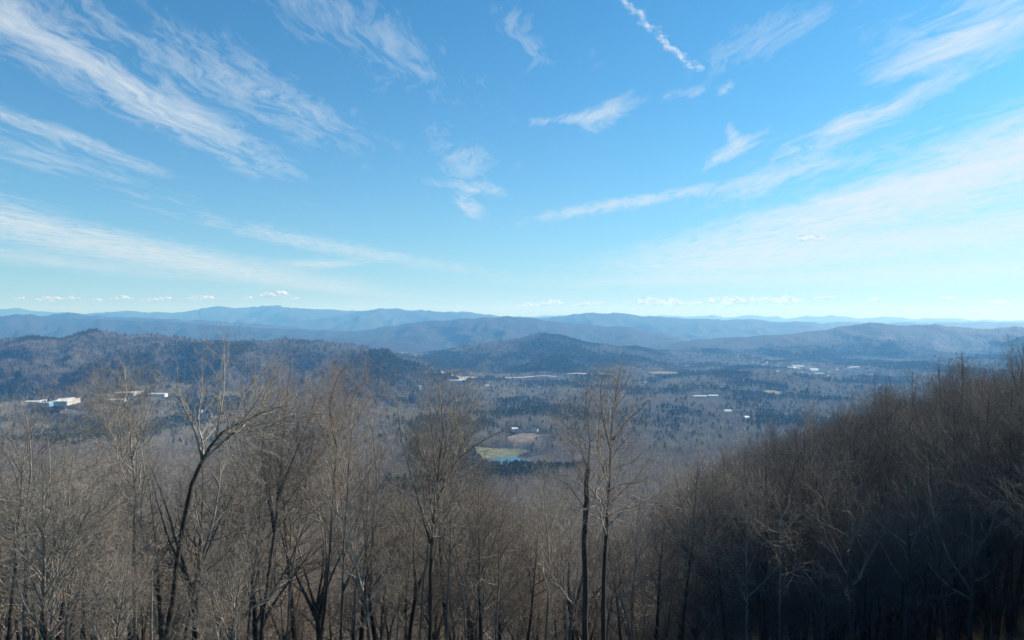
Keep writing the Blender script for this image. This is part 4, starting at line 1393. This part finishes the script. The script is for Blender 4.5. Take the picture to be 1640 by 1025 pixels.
def shrub_parts(seed):
    rng = random.Random(seed)
    br = []
    for k in range(46):
        a, r = rng.uniform(0, 6.28), rng.uniform(0, 0.9)
        p = (cos(a) * r, sin(a) * r, -0.1)
        d = norm((rng.gauss(0, 0.35), rng.gauss(0, 0.35), 1))
        pts = branch_points(rng, p, d, rng.uniform(0.8, 3.0), 3, 0.25, -0.02)
        br.append((pts, [0.012, 0.010, 0.008, 0.006]))
    V, Q, A = tubes([(br, 3, 0.4, 0.9)])
    return [(V, Q, A, 0)]


STRAW = bark_material("dry_brush", (0.24, 0.20, 0.14), (0.30, 0.25, 0.175), (0.26, 0.21, 0.15), var=0.6)
SHRUBS = [src_object("brush", shrub_parts(700 + k), [STRAW]) for k in range(4)]


def instancer(name, X, Y, Z, scale, idx, sources, label, cat, rng, mats):
    """one object whose points carry copies of SOURCES (geometry nodes)"""
    me = bpy.data.meshes.new(name)
    n = len(X)
    me.vertices.add(n)
    me.vertices.foreach_set("co", np.stack([X, Y, Z], -1).astype(np.float32).ravel())
    for an, av, ty in (("rz", rng.uniform(0, 6.28, n), "FLOAT"), ("sc", scale, "FLOAT"), ("kind_index", idx, "INT")):
        a = me.attributes.new(an, ty, "POINT")
        a.data.foreach_set("value", np.asarray(av, np.float32 if ty == "FLOAT" else np.int32))
    for m in mats:
        me.materials.append(m)
    o = tag(link(name, me), label, cat, kind="stuff")
    g = bpy.data.node_groups.new(name, "GeometryNodeTree")
    g.interface.new_socket("Geometry", in_out="INPUT", socket_type="NodeSocketGeometry")
    g.interface.new_socket("Geometry", in_out="OUTPUT", socket_type="NodeSocketGeometry")
    gi, go = g.nodes.new("NodeGroupInput"), g.nodes.new("NodeGroupOutput")
    L = g.links.new
    join = g.nodes.new("GeometryNodeJoinGeometry")
    for s in reversed(sources):
        info = g.nodes.new("GeometryNodeObjectInfo")
        info.inputs["Object"].default_value = s
        gti = g.nodes.new("GeometryNodeGeometryToInstance")
        L(info.outputs["Geometry"], gti.inputs[0])
        L(gti.outputs[0], join.inputs[0])
    iop = g.nodes.new("GeometryNodeInstanceOnPoints")
    L(gi.outputs[0], iop.inputs["Points"])
    L(join.outputs[0], iop.inputs["Instance"])
    iop.inputs["Pick Instance"].default_value = True

    def attr(nm, ty):
        a = g.nodes.new("GeometryNodeInputNamedAttribute")
        a.data_type = ty
        a.inputs["Name"].default_value = nm
        return a.outputs["Attribute"]
    L(attr("kind_index", "INT"), iop.inputs["Instance Index"])
    L(attr("sc", "FLOAT"), iop.inputs["Scale"])
    cx = g.nodes.new("ShaderNodeCombineXYZ")
    L(attr("rz", "FLOAT"), cx.inputs[2])
    L(cx.outputs[0], iop.inputs["Rotation"])
    L(iop.outputs[0], go.inputs[0])
    md = o.modifiers.new("instances", "NODES")
    md.node_group = g
    return o


# the near trees beyond the three hundred that show largest
def joined_variant(k):
    H0, tm_, cm = VARIANTS[k]
    parts = []
    mat = tm_.materials[0]
    for me in (tm_, cm):
        V = np.empty(len(me.vertices) * 3, np.float32); me.vertices.foreach_get("co", V)
        Q = np.empty(len(me.loops), np.int32); me.loops.foreach_get("vertex_index", Q)
        A = np.empty(len(me.vertices), np.float32); me.attributes["lvl"].data.foreach_get("value", A)
        parts.append((V.reshape(-1, 3), Q.reshape(-1, 4), A, 0))
    return src_object("slope_tree", parts, [mat])


def pine_mask(X, Y):
    a = fbm(X / 420.0, Y / 520.0, 4, 31)
    near = np.clip((Y - 500) / 900, 0, 1)
    return a * 1.0 + 0.05 - 0.5 * (1 - near)


def woods():
    vs_ = [joined_variant(k) for k in range(len(VARIANTS))]
    X, Y, Z, H = nX[rest], nY[rest], nZ[rest], nH[rest]
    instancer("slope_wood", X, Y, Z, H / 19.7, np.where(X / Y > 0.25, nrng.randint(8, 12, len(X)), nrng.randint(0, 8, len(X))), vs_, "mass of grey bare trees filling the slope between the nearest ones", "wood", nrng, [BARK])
    # brush on the near slope
    X, Y, rng = jitter_grid(-190, 190, 34, 230, 2.1, 21)
    X2, Y2, _ = jitter_grid(14, 75, 36, 96, 1.15, 25)
    k2 = (X2 / Y2 > 0.40) & (X2 / Y2 < 1.0)
    X, Y = np.concatenate([X, X2[k2]]), np.concatenate([Y, Y2[k2]])
    k = np.abs(X / Y) < 0.98
    X, Y = X[k], Y[k]
    k = in_sight(X, Y, 3, 6)
    X, Y = X[k], Y[k]
    instancer("undergrowth", X, Y, ground_z(X, Y), np.where(X / Y > 0.35, 0.55, 1.0) * rng.uniform(0.45, 1.3, len(X)), rng.randint(0, 4, len(X)), SHRUBS, "dry straw-coloured brush under the bare trees", "undergrowth", rng, [STRAW])
    # single trees down the slope and over the near valley
    X, Y, rng = jitter_grid(-1050, 1050, 300, 1300, 7.2, 22)
    k = (np.abs(X / Y) < 0.80) & ~((Y < 330) & (rng.rand(len(X)) < (330 - Y) / 30))
    k &= ~cleared(X, Y, rng.rand(len(X)))
    X, Y = X[k], Y[k]
    k = in_sight(X, Y, 18, 10)
    X, Y = X[k], Y[k]
    pm = pine_mask(X, Y) + rng.normal(0, 0.06, len(X))
    idx = np.where(pm > 0.40, 6 + rng.randint(0, 3, len(X)), rng.randint(0, 6, len(X)))
    instancer("valley_wood", X, Y, ground_z(X, Y), rng.uniform(0.65, 1.15, len(X)), idx, MID + MIDPINE, "grey bare woods with dark pines spreading down into the valley", "wood", rng, MATS3)
    # clumps on the valley floor and the nearer hills
    X, Y, rng = jitter_grid(-4200, 4200, 1300, 5150, 20.0, 23)
    k = (np.abs(X / Y) < 0.79)
    k &= ~cleared(X, Y, rng.rand(len(X)))
    X, Y = X[k], Y[k]
    k = in_sight(X, Y, 18, 14)
    X, Y = X[k], Y[k]
    j = np.clip(np.round(np.interp(X / Y, U, np.arange(COLS))).astype(int), 0, COLS - 1)
    i = np.clip(np.searchsorted(YR, Y), 0, len(YR) - 1)
    own = OWN[i, j]
    pm = pine_mask(X, Y) + rng.normal(0, 0.05, len(X)) + np.where(own == 3, 0.20, 0) + np.where(own == 1, -0.10, 0) + np.where(own == 2, -0.2, 0)
    idx = np.where(pm > 0.50, 10 + rng.randint(0, 4, len(X)), np.where(pm > 0.22, 6 + rng.randint(0, 4, len(X)), rng.randint(0, 6, len(X))))
    sc = rng.uniform(0.85, 1.15, len(X))
    Z = ground_z(X, Y) - 0.5
    f = (own == 0)
    instancer("valley_floor_wood", X[f], Y[f], Z[f], sc[f], idx[f], VL_BARE + VL_MIX + VL_PINE, "grey-brown winter woods mixed with olive pines over the wide valley floor", "wood", rng, MATS4)
    f = ~f
    instancer("hill_wood", X[f], Y[f], Z[f], sc[f], idx[f], CL_BARE + CL_MIX + CL_PINE, "bluish winter woods with green pines over the nearer hills", "wood", rng, MATS2)
    print("woods", len(rest), len(X))


woods()

# ------------------------------------------------------------------ clouds that stand apart from the cirrus veil
def cloud_material(name, alpha):
    m = bpy.data.materials.new(name)
    m.use_nodes = True
    t = m.node_tree
    t.nodes.clear()
    tc = N(t, "ShaderNodeTexCoord").outputs["Object"]
    n = noise_node(t, 0.004, 6, 0.65, vec=tc)
    a = ramp(t, n, [(0.36, (0, 0, 0)), (0.70, (alpha,) * 3)])
    df, tl, tr = N(t, "ShaderNodeBsdfDiffuse"), N(t, "ShaderNodeBsdfTranslucent"), N(t, "ShaderNodeBsdfTransparent")
    df.inputs[0].default_value = tl.inputs[0].default_value = (0.95, 0.95, 0.95, 1)
    ms, mo = N(t, "ShaderNodeMixShader"), N(t, "ShaderNodeMixShader")
    L = t.links.new
    L(df.outputs[0], ms.inputs[1]); L(tl.outputs[0], ms.inputs[2])
    L(a, mo.inputs[0]); L(tr.outputs[0], mo.inputs[1]); L(ms.outputs[0], mo.inputs[2])
    out = N(t, "ShaderNodeOutputMaterial")
    L(mo.outputs[0], out.inputs[0])
    return m


CLOUD = cloud_material("cloud_vapour", 0.5)
TRAIL = cloud_material("contrail_vapour", 0.10)


def puff_mesh(name, lobes, sub=14, mat=None):
    """one closed bumpy surface per lobe, joined: lobes = [(x, y, z, rx, ry, rz)]"""
    Vs, Qs, b = [], [], 0
    for (x, y, z, rx, ry, rz) in lobes:
        th = np.linspace(0.02, pi - 0.02, sub)
        ph = np.arange(sub * 2) / (sub * 2) * 2 * pi
        T, Pp = np.meshgrid(th, ph, indexing="ij")
        d = np.stack([np.sin(T) * np.cos(Pp), np.sin(T) * np.sin(Pp), np.cos(T)], -1)
        nz = 1 + 0.30 * fbm(d[..., 0] * 2 + x * 0.01, d[..., 2] * 2 + d[..., 1] * 1.7 + z * 0.01, 3, 5)
        Vs.append(((d * np.array([rx, ry, rz])) * nz[..., None] + np.array([x, y, z])).reshape(-1, 3))
        n2 = sub * 2
        ii, jj = np.meshgrid(np.arange(sub - 1), np.arange(n2), indexing="ij")
        q = np.stack([ii * n2 + jj, (ii + 1) * n2 + jj, (ii + 1) * n2 + (jj + 1) % n2, ii * n2 + (jj + 1) % n2], -1).reshape(-1, 4)
        Qs.append(q + b)
        b += sub * n2
    return mesh_np(name, np.concatenate(Vs), np.concatenate(Qs), mat or CLOUD)


def clouds():
    rng = random.Random(9)
    D = 32000.0
    puffs = [(30, 478, 20), (78, 479, 34), (115, 478, 22), (150, 481, 20), (198, 478, 26), (240, 481, 24), (262, 478, 22), (325, 479, 36), (398, 477, 14), (440, 472, 38), (470, 478, 16),
             (845, 489, 28), (880, 487, 34), (925, 489, 22), (950, 486, 26), (1038, 484, 40), (1075, 487, 38), (1110, 486, 26), (1160, 484, 50), (1205, 483, 46), (1255, 482, 44), (1318, 477, 26), (1400, 480, 20), (1520, 477, 24), (1600, 485, 36)]
    for (px, py, w) in puffs:
        x, z = (px - 820) / F * D, (512 - py) / F * D
        W_ = w * 1.15 / F * D
        lobes = []
        for k in range(5):
            f = (k + 0.5) / 5 - 0.5
            r = W_ * rng.uniform(0.14, 0.24) * (1.1 - abs(f))
            lobes.append((f * W_ * 0.9, rng.uniform(-200, 200), r * 0.3 * rng.uniform(0, 1.5), r * 1.3, r * 1.3, r * 0.62 * rng.uniform(0.6, 1.0)))
        tag(link("cloud", puff_mesh("cloud", lobes), None, (x, D, z)), "small flat white cloud low over the %s mountains" % ("left-hand" if px < 700 else "right-hand"), "cloud", "small clouds above the far mountains")
    # small bright cloud in the right-hand cirrus
    x, z = (1298 - 820) / F * D, (512 - 381) / F * D
    tag(link("cloud", puff_mesh("cloud", [(-220, 0, 0, 330, 300, 130), (150, 50, 30, 380, 300, 170), (480, 0, -10, 220, 250, 90)]), None, (x, D, z)), "single small puffy cloud inside the white cirrus at right", "cloud")
    # contrail, torn into puffs
    lobes = []
    path = [(985, -30), (1006, 2), (1030, 20), (1055, 42), (1080, 62), (1100, 76), (1135, 95)]
    Dc = 22000.0
    p0 = None
    for k in range(240):
        s = k / 239 * (len(path) - 1)
        i = min(int(s), len(path) - 2)
        f = s - i
        px = path[i][0] + (path[i + 1][0] - path[i][0]) * f
        py = path[i][1] + (path[i + 1][1] - path[i][1]) * f
        p = ((px - 820) / F * Dc + rng.gauss(0, 55) + 60 * sin(k * 0.11), Dc + k * 4, (512 - py) / F * Dc + rng.gauss(0, 55) + 40 * sin(k * 0.19))
        if p0 is None:
            p0 = p
        r = rng.uniform(25, 75) * (0.5 + 0.5 * sin(k * 0.31) ** 2) + 12
        lobes.append((p[0] - p0[0], p[1] - p0[1], p[2] - p0[2], r * 1.5, r, r * rng.uniform(0.7, 1.2)))
    tag(link("contrail", puff_mesh("contrail", lobes, 8, TRAIL), None, p0), "short broken white contrail slanting down from the top edge", "contrail")


clouds()

# ------------------------------------------------------------------ haze
def haze():
    V, Q = [], []
    box(V, Q, -28000, 28000, -1500, 26400, -420, 480)
    m = bpy.data.materials.new("valley_haze")
    m.use_nodes = True
    t = m.node_tree
    t.nodes.clear()
    v = N(t, "ShaderNodeVolumePrincipled")
    v.inputs["Color"].default_value = (0.155, 0.46, 1.0, 1)
    v.inputs["Density"].default_value = 1.06e-4
    v.inputs["Anisotropy"].default_value = 0.15
    v.inputs["Absorption Color"].default_value = (1, 1, 1, 1)
    out = N(t, "ShaderNodeOutputMaterial")
    t.links.new(v.outputs[0], out.inputs["Volume"])
    tag(link("haze", mesh_np("haze", V, Q, m, False)), "thin blue winter haze over the valley", "haze", kind="stuff")


haze()

# ------------------------------------------------------------------ look-alikes told apart by their order in the view
ORD = ["first", "second", "third", "fourth", "fifth", "sixth", "seventh", "eighth", "ninth", "tenth", "eleventh", "twelfth", "thirteenth", "fourteenth"]


def order_labels():
    same = {}
    for o in COL.objects:
        if o.parent is None and o.get("category") and o.get("label"):
            same.setdefault(o["label"], []).append(o)
    for lab, os_ in same.items():
        if 1 < len(os_) <= len(ORD):
            os_.sort(key=lambda o: o.location.x / max(o.location.y, 1.0))
            for k, o in enumerate(os_):
                o["label"] = "%s, %s from left" % (lab, ORD[k])


order_labels()
